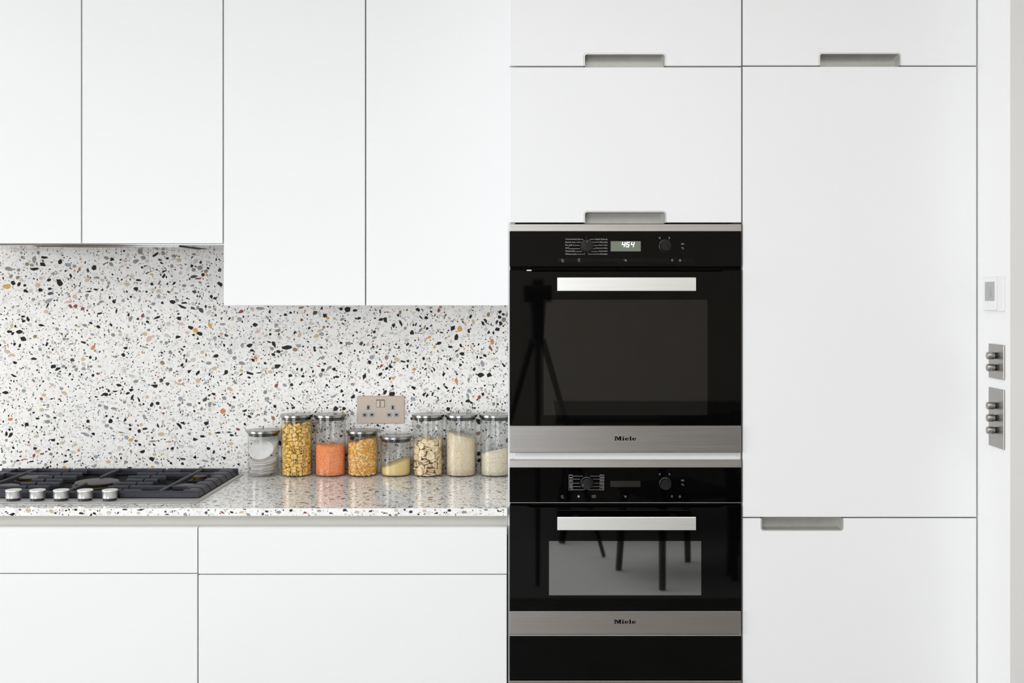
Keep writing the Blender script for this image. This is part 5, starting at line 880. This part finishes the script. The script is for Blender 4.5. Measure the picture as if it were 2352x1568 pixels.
heap('orange_lentils', J3, lambda x, y: .0915-.05*x+wob(x, y), 'lentil_core', ellip(.0009, .0019, .0019, 7, 2), ['lentil_core', 'lentil'], .0025, 'orange split lentils filling half of the tall jar', 'lentils', 1)
heap('popping_corn', J4, lambda x, y: .106+.0055*math.tanh(x*120)+.03*y+wob(x, y), 'corn_core', ellip(.0021, .0029, .0040, 7, 4, 2), ['corn_core', 'corn', 'corn_tip'], .0038, 'golden popping corn kernels in the short jar', 'corn', 2, .002)
heap('yellow_couscous', J5, lambda x, y: .040+.36*cl(x, -.034, .03)+.06*y, 'couscous', None, ['couscous'], .002, 'fine yellow couscous sloping up to the right in the shortest jar', 'couscous', 3, .0004)
heap('cream_oats', J7, lambda x, y: .123-.27*cl(x, -.036, .04)+wob(x, y, .6), 'oat_core', ellip(.0004, .0009, .0013, 6, 2), ['oat_core', 'oat', 'husk'], .0017, 'cream oats nearly filling the tall jar, sloping down to the right', 'oats', 4, .0008)
heap('pale_grain', J8, lambda x, y: .073+.24*cl(x, -.03, .03)-.16*y+wob(x, y, .6), 'rice_core', ellip(.0006, .0010, .0014, 6, 2), ['rice_core', 'rice', 'husk'], .0019, 'pale grain heaped in the jar next to the oven cabinet', 'grain', 5, .0009)

# ------------------------------------------------------------------ behind the camera, seen in the black oven glass
tb = root('dining_table', (.95, -4.1, 0), 'dark wooden dining table mirrored in the lower oven glass', 'table')
put('table_top', box(B(), .1, 1.95, -4.6, -3.6, .71, .75, .004), 'wood_dark', tb)
for sx_, sy_ in ((-1, -1), (1, -1), (-1, 1), (1, 1)):
    x, y = .95+sx_*.72, -4.1+sy_*.38; put('leg', tube(B(), (x, y, .71), (x+sx_*.09, y+sy_*.05, .017), .032, .02), 'wood_dark', tb)
def chair(x, y, rz, label):
    c = root('dining_chair', (x, y, 0), label, 'chair', 'dark chairs round the table'); WLc = WL[c]; WL[c] = Vector((0, 0, 0))
    put('seat', box(B(), -.22, .22, -.21, .21, .43, .47, .012, 2), 'fabric', c); put('backrest', box(B(), -.21, .21, .19, .22, .62, .86, .01, 2), 'fabric', c)
    for a, b in ((-.19, -.18), (.19, -.18)): put('leg', tube(B(), (a, b, .43), (a*1.12, b*1.1, 0.017), .021, .017), 'wood_dark', c)
    for a in (-.19, .19): put('leg', tube(B(), (a, .2, .7), (a*1.12, .24, 0.017), .021, .017), 'wood_dark', c)
    c.rotation_euler = (0, 0, rz); return c
chair(.70, -2.94, math.radians(-25), 'dark dining chair nearest the ovens, mirrored in the lower oven glass'); chair(1.25, -3.1, .25, 'dark dining chair further right, mirrored in the lower oven glass')
rg = put('rug', prism(B(), rrect(-.4, 2.1, -4.9, -2.5, .02, 3), 0.0005, .012, 'z', .003), 'rug', None, origin=(.85, -3.7, 0))  # added out of view to put a bright floor patch in the oven glass
tag(rg, 'added pale grey rug under the dark table, mirrored as a bright patch in the lower oven glass', 'rug')
tp = root('camera_tripod', (0, -3.03, 0), 'black camera on a tripod mirrored in the upper oven glass', 'camera')
bm = B(); box(bm, -.075, .075, -3.05, -2.97, 1.415, 1.505, .01, 2); box(bm, -.03, .03, -3.04, -2.985, 1.5, 1.535, .008, 2)
put('camera_body', bm, 'camera', tp)
put('tripod_head', tube(B(), (0, -3.02, 1.2), (0, -3.02, 1.42), .03, .045), 'camera', tp)
for a in (90, 210, 330):
    ca, sa = math.cos(math.radians(a)), math.sin(math.radians(a))
    put('leg', tube(B(), (.03*ca, -3.02+.03*sa, 1.22), (.42*ca, -3.02-.1+.42*sa, .018), .017, .011), 'camera', tp)
